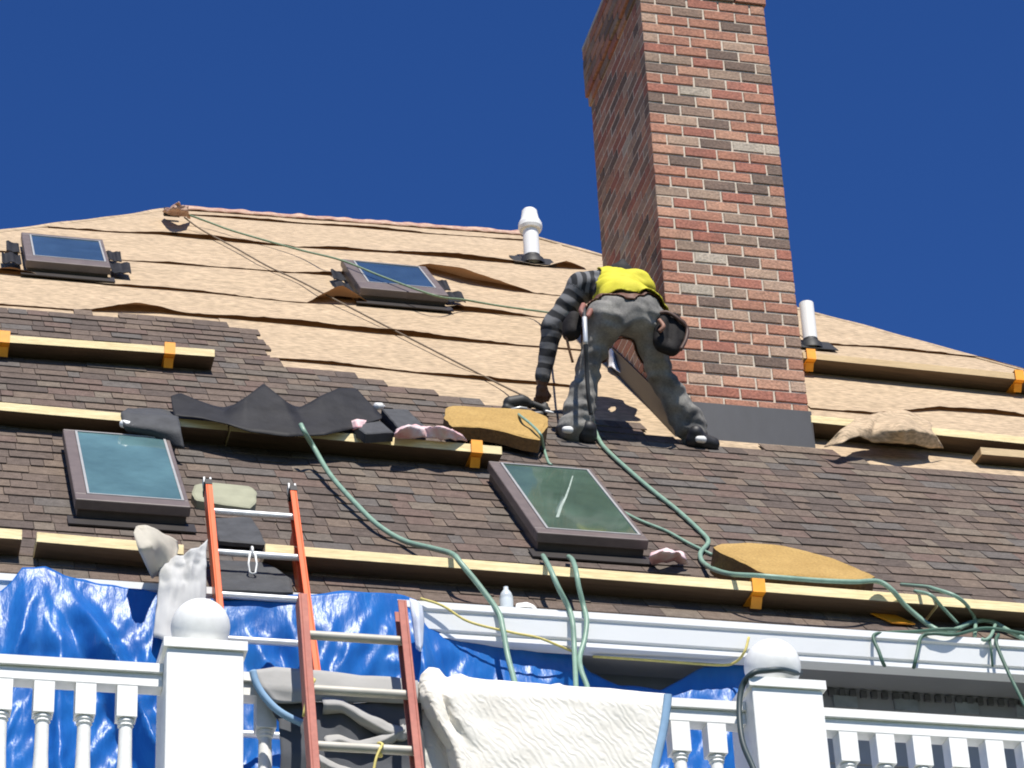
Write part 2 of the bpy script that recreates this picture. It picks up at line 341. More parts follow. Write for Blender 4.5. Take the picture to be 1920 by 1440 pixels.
# ridge and hip caps
def cap(pa, pb, n, wd, hgt, name, m, seedv):
    pa, pb = np.array(pa), np.array(pb); b = MB(); rows = []
    d = pb-pa; side = np.cross(d, [0,0,1.]); side /= np.linalg.norm(side)
    for i in range(n):
        t = i/(n-1); p = pa+d*t
        rows.append([p+side*wd*1.15+np.array([0,0,-wd*.75+.012*nz(t*30, seedv)]), p+side*wd*.3+np.array([0,0,hgt*.6-wd*.1]), p+np.array([0,0,hgt+.02*nz(t*25, seedv+5)]), p-side*wd*.3+np.array([0,0,hgt*.6-wd*.1]), p-side*wd*1.15+np.array([0,0,-wd*.75])])
    b.grid(rows); return solid(build(b, name, m, roof_o, True), .008)
cap(A, Bq, 200, .07, .03, 'ridge_cap', RIDGEM, 2.2)
cap(EL, A, 160, .03, .012, 'hip_cap', FELT, 8.2); cap(Bq, ER, 160, .03, .012, 'hip_cap', FELT, 5.1)

# shingles
BOUND = [(-6,1.86)]+[us(*p) for p in [(0,583),(200,596),(430,616),(498,632),(512,664)]]
BOUND2 = [us(*p) for p in [(515,690),(640,706),(760,731),(860,748),(920,765),(1030,781),(1160,796),(1290,838)]]+[(5.69,-.16),us(1550,842),us(1620,874),us(1690,887),us(1920,905),(13,-.55)]
BOUND_ALL = BOUND+BOUND2
rowh = .143
tabs = []
nrow = int((2.0-S_E)/rowh)+1
for r in range(nrow):
    s0 = S_E-.03+r*rowh; x = -3.0+random.random()*.2
    while x < 10.0:
        wd = random.choice((.07,.10,.12,.135,.165,.19,.23)); thick = random.random() < .5
        lim = poly_at(BOUND_ALL, x+wd/2)
        if s0+.06 < lim+.04*random.random() and s0+.15 < hipcap(x) and s0+.15 < hipcap(x+wd):
            tabs.append((r, x, s0, wd, thick, random.choices(range(8), (.2,.17,.13,.14,.1,.12,.08,.06))[0]))
        x += wd
def tab_geo(wd, thick, s0=0., mb=None, x=0., mi=0, j=0.):
    t = (.0108 if thick else .006)+j; b = mb or MB(); c = .0015
    L = .172
    P = (lambda u, s, h: roof(x+u, s0+s, .012+h)) if mb is not None else (lambda u, s, h: np.array([u, s, h]))
    b.hexa([P(c,0,0), P(wd-c,0,0), P(wd-c,L,0), P(c,L,0), P(c,0,t), P(wd-c,0,t), P(wd-c,L,.002), P(c,L,.002)], mi)
    return b
stuff = MB(); cache = {}; cnt = 0
rot = Matrix((Vector((1,0,0)), Vector(UP), Vector(NR))).transposed().to_euler()
def visible_tab(x, s): return .75 < x < 6.6+max(0,(s+3.6)*.35)
for (r, x, s0, wd, thick, ci) in tabs:
    if cnt < 300 and visible_tab(x, s0) and s0 > S_E-.02 and x < 5.6+.4*(s0+3.7):
        key = (wd, thick, ci)
        if key not in cache:
            me = tab_geo(wd, thick).mesh('shingle', (0,0,0)); me.materials.append(SHM[ci]); cache[key] = me
        o = bpy.data.objects.new('shingle', cache[key]); o.rotation_euler = rot
        put(o, roof_o, roof(x, s0, .012)); cnt += 1
    else: tab_geo(wd, thick, s0, stuff, x, ci, random.uniform(0, .002))
tag(build(stuff, 'shingle_field', SHM, roof_o), kind='stuff')

# ------------------------------------------------------------------ chimney
X0, X1, Y0, Y1 = 4.828, 5.690, YC, 15.88
CH, BH, JT = .0815, .0690, .0125
ZB, ZC, ZT = P0[2]-.02, 13.80, 14.30
core = MB(); e = .006
core.box((X0+.0015, Y0+e, P0[2]-.5), (X1-e, Y1-e, ZC)); core.box((X0+.02, Y0+.02, ZC-.001), (X1-.02, Y1-.02, ZT))
chim = build(core, 'chimney', MORTAR, house); chim['label'] = 'tall red brick chimney with corbelled top'
bs = MB(); bcache = {}; bcnt = 0
def bcol(): return random.choices(range(8), BR_W)[0]
def brick_geo(b, x0, y0, z0, x1, y1, z1, mi, wob):
    q = .004
    def jit(): return random.uniform(-wob, wob)
    xs, ys, zs = (x0, x1), (y0, y1), (z0, z1)
    ins = lambda v, lo, hi: v
    # chamfered block: two rings on every side
    c = [(x0+q,y0,z0+q),(x1-q,y0,z0+q),(x1-q,y0,z1-q),(x0+q,y0,z1-q)]
    d = [(x0,y0+q,z0),(x1,y0+q,z0),(x1,y0+q,z1),(x0,y0+q,z1)]
    f = [(x0,y1,z0),(x1,y1,z0),(x1,y1,z1),(x0,y1,z1)]
    vs = [tuple(k+jit() for k in p) for p in c+d]+f
    b.add(vs, [(0,1,2,3)]+[(4+i,4+(i+1)%4,(i+1)%4,i) for i in range(4)]+[(8+i,8+(i+1)%4,4+(i+1)%4,4+i) for i in range(4)]+[(11,10,9,8)], mi)
def place_brick(kind, a0, a1, z, off, force_stuff=False):
    """kind F front, L left, R right, K back; a0..a1 along the wall"""
    global bcnt
    mi = bcol(); L = a1-a0; D = .096
    if bcnt < 300 and kind in 'FL' and not force_stuff:
        key = (round(L, 2), mi, random.randrange(3))
        if key not in bcache:
            b = MB(); brick_geo(b, 0, 0, 0, L, D, BH, 0, .0016); me = b.mesh('brick', (0,0,0)); me.materials.append(BRM[mi]); bcache[key] = me
        o = bpy.data.objects.new('brick', bcache[key]); pj = random.uniform(-.0035, .0)
        if kind == 'F': put(o, chim, (a0, Y0+pj-off, z))
        else:
            o.rotation_euler = (0, 0, -math.pi/2); put(o, chim, (X0+pj-off, a1, z))
        bcnt += 1; return
    b = MB(); brick_geo(b, 0, 0, 0, L, D, BH, mi, .0016)
    pj = random.uniform(-.0035, .0)
    for i, (vx, vy, vz) in enumerate(b.v):
        if kind == 'F': p = (a0+vx, Y0+pj-off+vy, z+vz)
        elif kind == 'L': p = (X0+pj-off+vy, a1-vx, z+vz)
        elif kind == 'R': p = (X1-pj+off-vy, a0+vx, z+vz)
        else: p = (a1-vx, Y1-pj+off-vy, z+vz)
        b.v[i] = p
    bs.add(b.v, b.f, 0); bs.m[-len(b.f):] = b.m
def course(z, k, off, st=False):
    # the front and back run to the corners; the sides sit between them
    x0, x1 = X0-off, X1+off; y0, y1 = Y0-off+.0985, Y1+off-.0985
    for kind, lo, hi in (('F', x0, x1), ('K', x0, x1), ('L', y0, y1), ('R', y0, y1)):
        n = 4 if kind in 'FK' else 5; pit = (hi-lo+JT)/n
        cuts = [lo+pit*i for i in range(n+1)] if k % 2 == 0 else [lo]+[lo+pit*(i+.5) for i in range(n)]+[hi+JT]
        for a, b2 in zip(cuts[:-1], cuts[1:]):
            zz = z
            if kind == 'F': yy = None
            else: pass
            mid = (a+b2)/2
            # nothing below the roof line
            if kind in 'LR' and z < P0[2]+(mid-Y0)*math.tan(RP)-.05: continue
            if kind == 'K' and z < P0[2]+(Y1-Y0)*math.tan(RP)-.1: continue
            place_brick(kind, a, b2-JT, zz, off, st)
NZ = int(round((ZC-ZB)/CH))
for pas in (0,):
    for k in range(NZ): course(ZB+k*CH, k, 0)
zc = ZB+NZ*CH
for k in range(6): course(zc+k*CH, k, .014 if k == 0 else .030, True)
CONC = mat('chimney_crown', (.38,.36,.33), .9)
b = MB(); b.box((X0-.03, Y0-.03, zc+6*CH), (X1+.03, Y1+.03, zc+6*CH+.03)); build(b, 'chimney_crown', CONC, chim)
tag(build(bs, 'brickwork', BRM, chim), kind='stuff')
# flashing: apron in front, stepped band along the left and right foot
fh = .245
b = MB(); b.hexa([(X0-.012,Y0-.018,P0[2]-.06),(X1+.012,Y0-.018,P0[2]-.06),(X1+.012,Y0-.0045,P0[2]-.06),(X0-.012,Y0-.0045,P0[2]-.06),(X0-.012,Y0-.012,P0[2]+fh),(X1+.012,Y0-.012,P0[2]+fh),(X1+.012,Y0-.0045,P0[2]+fh),(X0-.012,Y0-.0045,P0[2]+fh)])
build(b, 'apron_flashing', FLASH, chim)
tn = math.tan(RP)
for sx in (X0-.012, X1+.004):
    b = MB(); L = Y1-Y0; b.prism([(sx,Y0-.016,P0[2]-.05),(sx,Y1+.02,P0[2]+L*tn),(sx,Y1+.02,P0[2]+L*tn+.2),(sx,Y0-.016,P0[2]+.20)], (.0085,0,0)); build(b, 'step_flashing', FLASHB, chim)

# ------------------------------------------------------------------ skylights
def rect_us(px, h):
    q = [us(x, y, h) for x, y in px]
    return (q[0][0]+q[3][0])/2, (q[1][0]+q[2][0])/2, (q[2][1]+q[3][1])/2, (q[0][1]+q[1][1])/2
def rbox(b, u0, u1, s0, s1, h0, h1, mi=0):
    b.hexa([roof(u0,s0,h0),roof(u1,s0,h0),roof(u1,s1,h0),roof(u0,s1,h0),roof(u0,s0,h1),roof(u1,s0,h1),roof(u1,s1,h1),roof(u0,s1,h1)], mi)
def skylight(frame_px, glass_px, pane, h=.13, flaps=False):
    u0, u1, s0, s1 = rect_us(frame_px, h); 
    gu0, gu1, gs0, gs1 = rect_us(glass_px, h)
    gu0 = max(gu0, u0+.03); gu1 = min(gu1, u1-.022); gs0 = max(gs0, s0+.055); gs1 = min(gs1, s1-.02)
    b = MB(); rbox(b, u0+.015, u1-.015, s0+.015, s1-.015, -.02, h-.055)
    sk = build(b, 'skylight', CURB, house)
    f = MB()                                   # frame: four rails round the pane, mitred by butting
    rbox(f, u0, u1, s0, gs0, h-.055, h); rbox(f, u0, u1, gs1, s1, h-.055, h); rbox(f, u0, gu0, gs0+.0005, gs1-.0005, h-.055, h-.001); rbox(f, gu1, u1, gs0+.0005, gs1-.0005, h-.055, h-.001)
    bevel(build(f, 'frame', FRAME, sk), .006)
    q = MB(); e = .012
    rbox(q, gu0, gu1, gs0, gs0+e, h-.03, h+.002); rbox(q, gu0, gu1, gs1-e, gs1, h-.03, h+.002); rbox(q, gu0, gu0+e, gs0+e, gs1-e, h-.03, h+.0015); rbox(q, gu1-e, gu1, gs0+e, gs1-e, h-.03, h+.0015)
    build(q, 'gasket', SEALM, sk)
    p = MB(); rbox(p, gu0+e, gu1-e, gs0+e, gs1-e, h-.02, h-.004); build(p, 'pane', pane, sk)
    a = MB(); rbox(a, u0-.03, u1+.03, s0-.10, s0+.03, .026, .034); build(a, 'apron_flashing', FLASHB, sk)
    if flaps:                                  # loose black flashing folded out at the sides
        for sgn, uu in ((-1, u0), (1, u1)):
            for k in range(2):
                c = MB(); rows = []
                sa = s0+(.12+.40*k)*(s1-s0)
                for i in range(8):
                    t = i/7; rows.append([roof(uu+sgn*(.02+.13*t*(1-.3*k)), sa+v*(.30-.1*t), .035+.018*nz(t*3+sgn, k*2.1)+.03*v*t+.02) for v in (0, .35, .7, 1)])
                c.grid(rows); solid(build(c, 'loose_flashing', BFELT, sk), .006)
    return sk
skylight([(122,806),(314,817),(358,942),(139,943)], [(140,809),(308,817),(346,939),(164,925)], PANE)
skylight([(921,866),(1107,877),(1215,1010),(1005,1000)], [(940,867),(1103,878),(1208,1004),(1022,990)], PANE2)
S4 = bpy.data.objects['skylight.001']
REFLM = mat('painted_reflection', (.30,.36,.31), .6, var=.3, scale=30)  # pale strip on the pane, a reflection put into colour
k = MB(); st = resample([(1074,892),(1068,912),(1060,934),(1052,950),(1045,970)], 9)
k.grid([[on_roof(x-1-2*(i/8), y, .1285), on_roof(x+1+2*(i/8), y, .1285)] for i, (x, y) in enumerate(st)]); build(k, 'reflection_streak', REFLM, S4)
skylight([(43,437),(188,447),(212,500),(46,488)], [(57,442),(182,449),(203,486),(62,484)], PANE3, .11, True)
skylight([(642,488),(788,496),(845,548),(680,545)], [(664,492),(778,496),(820,535),(694,534)], PANE3, .12, True)

# ------------------------------------------------------------------ vent pipes (parts of the house)
def pipe(px, py, r, hgt, cap_=False):
    u, s = us(px, py); c = roof(u, s); b = MB(); b.lathe(c, [(r,-.05),(r,hgt),(r*.86,hgt),(r*.86,hgt-.06),(0.001,hgt-.06)], 28)
    o = build(b, 'vent_pipe', PVC, house, True, angle=40)
    k = MB(); k.lathe(c, [(r*1.7,-.03),(r*1.5,.025),(r*1.08,.045),(r*1.06,.065),(r*1.0,.065)], 28); build(k, 'rubber_boot', BLACK, o, True, angle=50)
    fl = MB(); rbox(fl, u-.16, u+.17, s-.10, s+.14, .015, .022); build(fl, 'boot_flange', BLACK, o)
    if cap_:
        k = MB(); z = hgt-.13; k.lathe(c, [(r*.98,z-.005),(r*1.35,z-.005),(r*1.52,z+.02),(r*1.5,z+.055),(r*1.15,z+.10),(r*1.0,z+.155),(r*.98,z+.175),(r*.8,z+.188),(.001,z+.19)], 28); build(k, 'pipe_cap', PVC, o, True, angle=22)
pipe(998, 494, .062, .44, True)
pipe(1521, 652, .052, .37)

# ------------------------------------------------------------------ planks and their brackets
PT, PW = .054, .235
planks = {}
def plank(xa, ya, xb, yb, label, m=WOOD, wd=PW):
    h = wd*math.sin(RP)
    a = on_roof(xa, ya, h); b2 = on_roof(xb, yb, h); b = MB()
    y = np.array([0,wd,0]); z = np.array([0,0,-PT])
    n = 2; 
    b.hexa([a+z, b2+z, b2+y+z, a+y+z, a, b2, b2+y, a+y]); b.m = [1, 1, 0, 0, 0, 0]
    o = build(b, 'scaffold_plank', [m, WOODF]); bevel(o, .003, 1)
    tag(o, label, 'plank', 'scaffold planks laid across the roof'); return a, b2
BK = 'orange roof brackets under the planks'
def bracket(px, seg, label):
    a, b2 = seg
    # u from the pixel column on the front edge
    ts = np.linspace(-.1, 1.1, 400); best = min(ts, key=lambda t: abs(projx(a+(b2-a)*t)-px)); p = a+(b2-a)*best
    u, yf, zt = p; hw = .032
    t = thing('roof_bracket', (u, yf+PW, zt-PT), label, 'roof bracket', BK)
    b = MB(); b.box((u-hw, yf-.008, zt-PT-.008), (u+hw, yf+PW-.01, zt-PT-.0005)); build(b, 'arm', ORANGE, t)
    b = MB(); b.box((u-hw, yf-.016, zt-PT-.008), (u+hw, yf-.0085, zt+.012)); b.box((u-hw, yf-.016, zt+.0125), (u+hw, yf+.03, zt+.018)); build(b, 'lip', ORANGE, t)
    s_up = ((np.array([u, yf+PW, zt])-P0)@UP)
    b = MB(); rbox(b, u-hw*.8, u+hw*.8, s_up-.10, s_up+.16, .030, .036); build(b, 'strap', ORANGE, t)
    q0 = np.array([u, yf+.03, zt-PT-.01]); q1 = roof(u, s_up-.2, .04); d = q1-q0; L = np.linalg.norm(d); d /= L; nrm = np.cross(d, [1,0,0])
    b = MB(); b.obox((q0+q1)/2, (hw*.85,0,0), nrm*.005, d*L/2); build(b, 'brace', ORANGE, t)
def projx(P):
    q = np.array(P)-CAM; return 960+F*(q@RGT)/(q@FWD)
P1 = plank(-40, 624, 403, 655, 'upper left plank with two orange brackets, just below the stripped felt')
P2 = plank(-40, 750, 428, 792, 'plank behind the left lower skylight, its middle under a dark shingle bundle')
P2b = plank(431, 793, 941, 837, 'plank carrying the black sheet, pink wrapper and shingle bundles')
P3a = plank(-40, 987, 42, 993, 'short plank end at the far left edge above the tarp')
P3 = plank(69, 997, 345, 1021, 'short plank below the left lower skylight, partly under the grey sheet')
P4 = plank(497, 1019, 1752, 1117, 'longest plank, running from the ladder under the right tan pad')
P5 = plank(1756, 1118, 2060, 1142, 'plank at the lower right edge behind the hose tangle')
P6 = plank(1505, 659, 1990, 708, 'plank right of the chimney with an orange bracket at each end', WOODOLD)
P7 = plank(1520, 778, 1990, 826, 'plank right of the chimney foot, half hidden by crumpled felt')
P8 = plank(1838, 838, 1990, 850, 'short plank lying near the right edge below another plank', WOODOLD, .17)
bracket(8, P1, 'orange bracket at the far left end of the upper left plank'); bracket(318, P1, 'orange bracket near the right end of the upper left plank')
bracket(893, P2b, 'orange bracket beside the pink wrapper'); bracket(1422, P4, 'orange bracket on the longest plank, above the right post ball')
bracket(1519, P6, 'orange bracket touching the right side of the chimney'); bracket(1909, P6, 'orange bracket at the right edge of the photo')
b = MB(); u, s = us(1662, 1168); rbox(b, u-.06, u+.06, s-.10, s+.10, .03, .038); rbox(b, u-.06, u-.02, s+.05, s+.102, .0385, .07)
for i, p in enumerate(b.v):
    d = (np.array(p)-roof(u, s, 0)); sk = d@UP; b.v[i] = tuple(np.array(p)+np.array([-.5*sk,0,0]))
tag(build(b, 'bracket_plate', ORANGE), 'loose orange bracket plate lying on the shingles below the plank', 'bracket plate')

# ------------------------------------------------------------------ balcony with balustrade
RY, YCt = 9.0, 9.13
pL, pR = on_y(313, 1210, RY), on_y(457, 1210, RY); qL, qR = on_y(1405, 1283, RY), on_y(1545, 1283, RY)
pc, qc = (pL[0]+pR[0])/2, (qL[0]+qR[0])/2; hw = .132
zr = on_y(150, 1235, RY+.08)[2]+.010                  # top of the rail
zf = zr-1.0
xs_posts = [pc-(qc-pc), pc, qc, qc+(qc-pc)]
balc = thing('balcony', (pc, YCt, 0), 'white balcony balustrade with square posts and ball finials', 'balcony')
b = MB(); b.box((xs_posts[0]-.2, 8.9, zf-.25), (xs_posts[-1]+.2, wl_y-.01, zf)); build(b, 'floor', WHITE, balc)
for i, xp in enumerate(xs_posts):
    ztop = on_y(385, 1218, RY)[2] if i < 2 else on_y(1475, 1291, RY)[2]
    b = MB(); b.box((xp-hw, RY, zf), (xp+hw, RY+2*hw, ztop)); 
    if i in (0, 3): b.box((xp-hw, RY, 0), (xp+hw, RY+2*hw, zf-.252))
    po = build(b, 'newel_post', WHITE, balc); bevel(po, .004)
    k = MB(); o = .012
    k.box((xp-hw-o, RY-o, ztop+.0005), (xp+hw+o, RY+2*hw+o, ztop+.035))
    a = hw+o-.004; c = np.array([xp, RY+hw, ztop+.0352]); t2 = .035
    k.add([c+[-a,-a,0],c+[a,-a,0],c+[a,a,0],c+[-a,a,0],c+[-.06,-.06,t2],c+[.06,-.06,t2],c+[.06,.06,t2],c+[-.06,.06,t2]], [(4,5,6,7),(0,1,5,4),(1,2,6,5),(2,3,7,6),(3,0,4,7)])
    build(k, 'post_cap', WHITE, po)
    R_ = .103; k = MB(); zb = ztop+.045+R_
    k.lathe((xp, RY+hw, zb), [(R_*math.sin(q), -R_*math.cos(q)) for q in np.linspace(.25, math.pi, 30)], 40); build(k, 'ball_finial', WHITE, po, True)
for i in range(3):
    x0, x1 = xs_posts[i]+hw, xs_posts[i+1]-hw; zz = zr if i == 0 else (on_y(1330, 1312, RY+.08)[2]+.010 if i == 1 else on_y(1700, 1336, RY+.08)[2]+.010)
    b = MB(); b.prism([(x0+.001,YCt-.05,zz-.042),(x0+.001,YCt+.05,zz-.042),(x0+.001,YCt+.05,zz-.012),(x0+.001,YCt+.03,zz),(x0+.001,YCt-.03,zz),(x0+.001,YCt-.05,zz-.010)], (x1-x0-.002,0,0)); build(b, 'top_rail', WHITE, balc)
    b = MB(); b.prism([(x0+.001,YCt-.036,zz-.090),(x0+.001,YCt+.036,zz-.090),(x0+.001,YCt+.03,zz-.0425),(x0+.001,YCt-.03,zz-.0425),(x0+.001,YCt-.036,zz-.056)], (x1-x0-.002,0,0)); build(b, 'sub_rail', WHITE, balc)
    b = MB(); b.box((x0+.001,YCt-.036,zf+.07), (x1-.001,YCt+.036,zf+.12)); build(b, 'bottom_rail', WHITE, balc)
    if i == 0:
        m = MB(); hb = .0345; m.box((-hb,-hb,-.115),(hb,hb,0)); m.box((-hb,-hb,-.79),(hb,hb,-.69))
        m.lathe((0,0,0), [(0.0216,-.114),(0.0288,-.118),(0.0312,-.127),(0.0264,-.133),(0.0282,-.14),(0.0228,-.146),(0.0240,-.25),(0.0300,-.38),(0.0372,-.52),(0.0360,-.58),(0.0240,-.62),(0.0264,-.632),(0.0312,-.64),(0.0288,-.655),(0.0216,-.66),(0.0288,-.675),(0.0288,-.691)], 14)
        base_me = m.mesh('baluster', (0,0,0), False); base_me.materials.append(WHITE)
        base_me.polygons.foreach_set('use_smooth', [True]*len(base_me.polygons)); base_me.set_sharp_from_angle(angle=math.radians(40))
    n = 13; pit = (x1-x0)/n
    ref = {0: on_y(237, 1300, YCt)[0], 1: on_y(1272, 1385, YCt)[0], 2: on_y(1585, 1390, YCt)[0]}[i]
    if i == 1:
        far = ref; ref = on_y(497, 1385, YCt)[0]; pit = (far-ref)/round((far-ref)/pit)
    k0 = math.floor((ref-x0-.035)/pit)
    x = ref-k0*pit
    while x < x1-.03:
        o = bpy.data.objects.new('baluster', base_me); put(o, balc, (x, YCt, zz-.0905)); x += pit

# ------------------------------------------------------------------ tarps and sheets hanging at the eave
GY = EY-.145                                 # just in front of the gutter
def at(p):
    x, y, m, v = p
    return on_roof(x, y, v) if m == 'r' else on_y(x, y, v)
def tarp(top_px, yfun, zbot, step, seedv, folds, back_over):
    tp = [(on_y(x, y, yfun(x))[0], on_y(x, y, yfun(x))[2], yfun(x)) for x, y in top_px]
    xs = np.arange(tp[0][0], tp[-1][0], step); P = []
    nv = int((tp[0][1]-zbot)/step/1.15)
    for x in xs:
        zt = poly_at([(a, b) for a, b, c in tp], x); y0 = poly_at([(a, c) for a, b, c in tp], x); col = []
        for j in range(nv+1):
            v = j/nv; z = zt-(zt-zbot)*v**1.05; dz = zt-z
            amp = min(1, .15+dz*2.2)
            f = folds(x, dz)+.035*(1-2*abs(fbm(x*2.3+dz*.7, dz*1.1, seedv)))+.017*(1-2*abs(fbm(x*6+dz*2.2, dz*3.0, seedv+4)))+.010*(1-2*abs(nz(x*15+dz*3, dz*5, seedv+8)))+.005*(1-2*abs(nz(x*31-dz*6, dz*12, seedv+12)))
            xx = x+.03*amp*fbm(x*2, dz*2.2, seedv+20)
            col.append((xx, y0-.10*dz-amp*max(-.03, f), z+.012*nz(x*9, seedv+2)*(1 if j == 0 else 0)))
        if back_over(x): col = [(x, y0+.13, zt-.015), (x, y0+.07, zt+.012)]+col
        else: col = [col[0], col[0]]+col
        P.append(col)
    b = MB(); b.grid(P); return b
def ridge_line(x0, z0, x1, z1, wd, am):
    d = np.array([x1-x0, z1-z0]); L = np.linalg.norm(d); d = d/L
    def f(x, dz):
        q = np.array([x-x0, dz-z0]); a = q@d; o = abs(q[0]*d[1]-q[1]*d[0])
        return am*max(0, 1-o/wd)**1.3*min(1, max(0, a/L*3))
    return f
xa = on_y(115, 1075, GY)[0]
r1 = ridge_line(xa, 0, xa+.30, .62, .10, .12); r2 = ridge_line(xa-.03, 0, xa+.02, 1.2, .08, .06); r3 = ridge_line(xa-.08, 0, xa-.35, .9, .09, .07); r4 = ridge_line(xa+.05,.1,xa+.75,1.6,.1,.07)
tb = tarp([(-160,1118),(-40,1116),(0,1110),(20,1094),(42,1066),(85,1062),(118,1078),(146,1088),(205,1098),(290,1110),(350,1120)], lambda x: GY-.02, zf+.02, .015, 3.1,
          lambda x, dz: r1(x, dz)+r2(x, dz)+r3(x, dz)+r4(x, dz), lambda x: True)
o = build(tb, 'blue_tarp', TARP, None, True); tag(o, 'shiny blue tarp draped over the gutter left of the grey sheet', 'tarp')
def yB(x): return float(np.interp(x, [400, 660, 790, 960, 1110, 1420], [GY-.02, GY-.02, GY+.06, EY-.0, EY+.04, EY+.02]))
x8 = on_y(775, 1122, GY)[0]; x9 = on_y(440, 1120, GY)[0]
q1 = ridge_line(x8, 0, x8+.05, .8, .07, .08); q2 = ridge_line(x9, .05, x9+.35, .9, .09, .07); q3 = ridge_line(x9+.2, 0, x9+.42, .9, .07, .06); q4 = ridge_line(on_y(1110,1240,EY)[0], 0, on_y(960,1290,EY)[0], .4, .1, .06)
tb = tarp([(395,1122),(430,1124),(480,1121),(540,1116),(600,1114),(650,1110),(700,1110),(760,1116),(780,1124),(800,1142),(850,1166),(950,1196),(1020,1208),(1075,1224),(1105,1262),(1160,1284),(1240,1296),(1275,1276),(1320,1250),(1395,1240),(1425,1262)],
          yB, zf+.02, .016, 9.4, lambda x, dz: q1(x, dz)+q2(x, dz)+q3(x, dz)+q4(x, dz), lambda x: on_y(640,1110,GY)[0] < x < x8+.03)
TB = build(tb, 'blue_tarp', TARP, None, True); tag(TB, 'wide blue tarp hanging behind the ladders and the quilted blanket', 'tarp')
def loft(rows, n=24, m=4, nse=0.0, sd=1.0, sc_=6):
    R = [resample([at(p) for p in r], n) for r in rows]; out = []
    for i in range(len(R)-1):
        for k in range(m):
            t = k/m; out.append(R[i]*(1-t)+R[i+1]*t)
    out.append(R[-1])
    if nse:
        for i, r in enumerate(out):
            for j in range(n):
                p = r[j]; r[j] = p+np.array([nse*.5*nz(p[0]*sc_, p[2]*sc_, sd), -nse*fbm(p[0]*sc_, p[2]*sc_, sd+5), nse*.6*nz(p[0]*sc_, p[2]*sc_, sd+9)])
    b = MB(); b.grid(out); return b
ya = GY-.13
b = loft([[(768,1122,'y',ya),(782,1126,'y',ya-.01),(792,1138,'y',ya)], [(772,1160,'y',ya-.02),(784,1158,'y',ya-.05),(795,1164,'y',ya)], [(780,1215,'y',ya-.03),(788,1222,'y',ya-.05),(792,1212,'y',ya-.03)]], 10, 6, .012, 3)
solid(build(b, 'folded_corner', TARPW, TB, True), .004)
gs = GY-.07
b = loft([[(302,1052,'y',gs+.02),(318,1048,'y',gs),(332,1040,'y',gs-.02),(346,1040,'y',gs),(358,1030,'y',gs-.03),(372,1026,'y',gs),(388,1012,'y',gs+.03)],
          [(299,1075,'y',gs),(320,1068,'y',gs-.03),(345,1062,'y',gs-.02),(360,1064,'y',gs-.05),(372,1056,'y',gs-.01),(385,1052,'y',gs)],
          [(296,1115,'y',gs-.03),(320,1108,'y',gs-.06),(350,1104,'y',gs-.05),(375,1096,'y',gs-.04),(386,1092,'y',gs-.02)],
          [(288,1195,'y',gs-.07),(310,1202,'y',gs-.10),(340,1206,'y',gs-.09),(370,1208,'y',gs-.08),(384,1206,'y',gs-.06)]], 40, 8, .015, 4.6, 15)
GS = build(b, 'grey_sheet', GREYC, None, True); solid(GS, .004); tag(GS, 'crumpled pale grey sheet hanging behind the left post ball', 'sheet')
b = loft([[(250,998,'r',.30),(256,988,'r',.30),(270,985,'r',.32),(290,990,'r',.28),(310,1004,'r',.24),(332,1012,'r',.2)],
          [(262,1035,'r',.24),(272,1030,'r',.26),(284,1022,'r',.28),(300,1022,'r',.24),(320,1030,'r',.2),(336,1028,'r',.18)],
          [(283,1085,'y',gs+.05),(290,1080,'y',gs+.04),(297,1075,'y',gs+.02),(306,1066,'y',gs),(318,1056,'y',gs),(334,1046,'y',gs+.02)]], 18, 6, .02, 7.7, 9)
solid(build(b, 'beige_fold', BEIGEC, GS, True), .004)

# ------------------------------------------------------------------ ladders
def ladder(ref_px, Yr, lean, up, down, width_px, rail_m, rung_m, label, rung_y0, pitch, depth=.075, flip=False):
    L_, R_ = on_y(*width_px[0], Yr), on_y(*width_px[1], Yr); c = (L_+R_)/2; hwid = (R_[0]-L_[0])/2
    a = math.radians(lean); d = np.array([0, math.sin(a), math.cos(a)]); n_ = np.array([0, -math.cos(a), math.sin(a)])
    t = thing('extension_ladder', c+d*down*.98, label, 'ladder')
    for sgn in (-1, 1):                      # C channel rails: web outside, two flanges
        b = MB(); o = np.array([c[0]+sgn*hwid, c[1], c[2]]); mid = o+d*(up+down)/2; hl_ = d*(up-down)/2
        w_, th = depth/2, .004
        b.obox(mid, (th,0,0), n_*w_, hl_)
        b.obox(mid-np.array([sgn*.0155,0,0])+n_*(w_-th), (.0115,0,0), n_*th, hl_); b.obox(mid-np.array([sgn*.0155,0,0])-n_*(w_-th), (.0115,0,0), n_*th, hl_)
        r = build(b, 'rail', rail_m, t); bevel(r, .002)
        if not flip:
            k = MB(); e = o+d*up
            k.obox(e-np.array([sgn*.010,0,0])+d*.012, (.017,0,0), n_*(w_+.003), d*.02); build(k, 'end_cap', BLACK, r)
            k = MB()
            for q in (-.017, .013): k.obox(e+np.array([q-sgn*.010+.002,0,0])+d*.055, (.004,0,0), n_*.02, d*.022)
            k.obox(e+np.array([-sgn*.01,0,0])+d*.045, (.010,0,0), n_*.008, d*.018); build(k, 'top_bracket', ALU, r)
    k = rung_y0
    while k > down+.05:
        b = MB(); p = c+d*k; b.tube([p-np.array([hwid-.006,0,0]), p+np.array([hwid-.006,0,0])], .0165, 12)
        build(b, 'rung', rung_m, t, True, angle=40); k -= pitch
    return t, c, d, n_, hwid
def t_on(c, d, yy):
    lo, hi = -6, 6
    for _ in range(50):
        m_ = (lo+hi)/2; q = c+d*m_-CAM; y = 720-F*(q@UPV)/(q@FWD)
        lo, hi = (m_, hi) if y > yy else (lo, m_)
    return lo
Yo = EY-.16; c0 = (on_y(402,1105,Yo)+on_y(577,1105,Yo))/2; d0 = np.array([0, math.sin(math.radians(26)), math.cos(math.radians(26))])
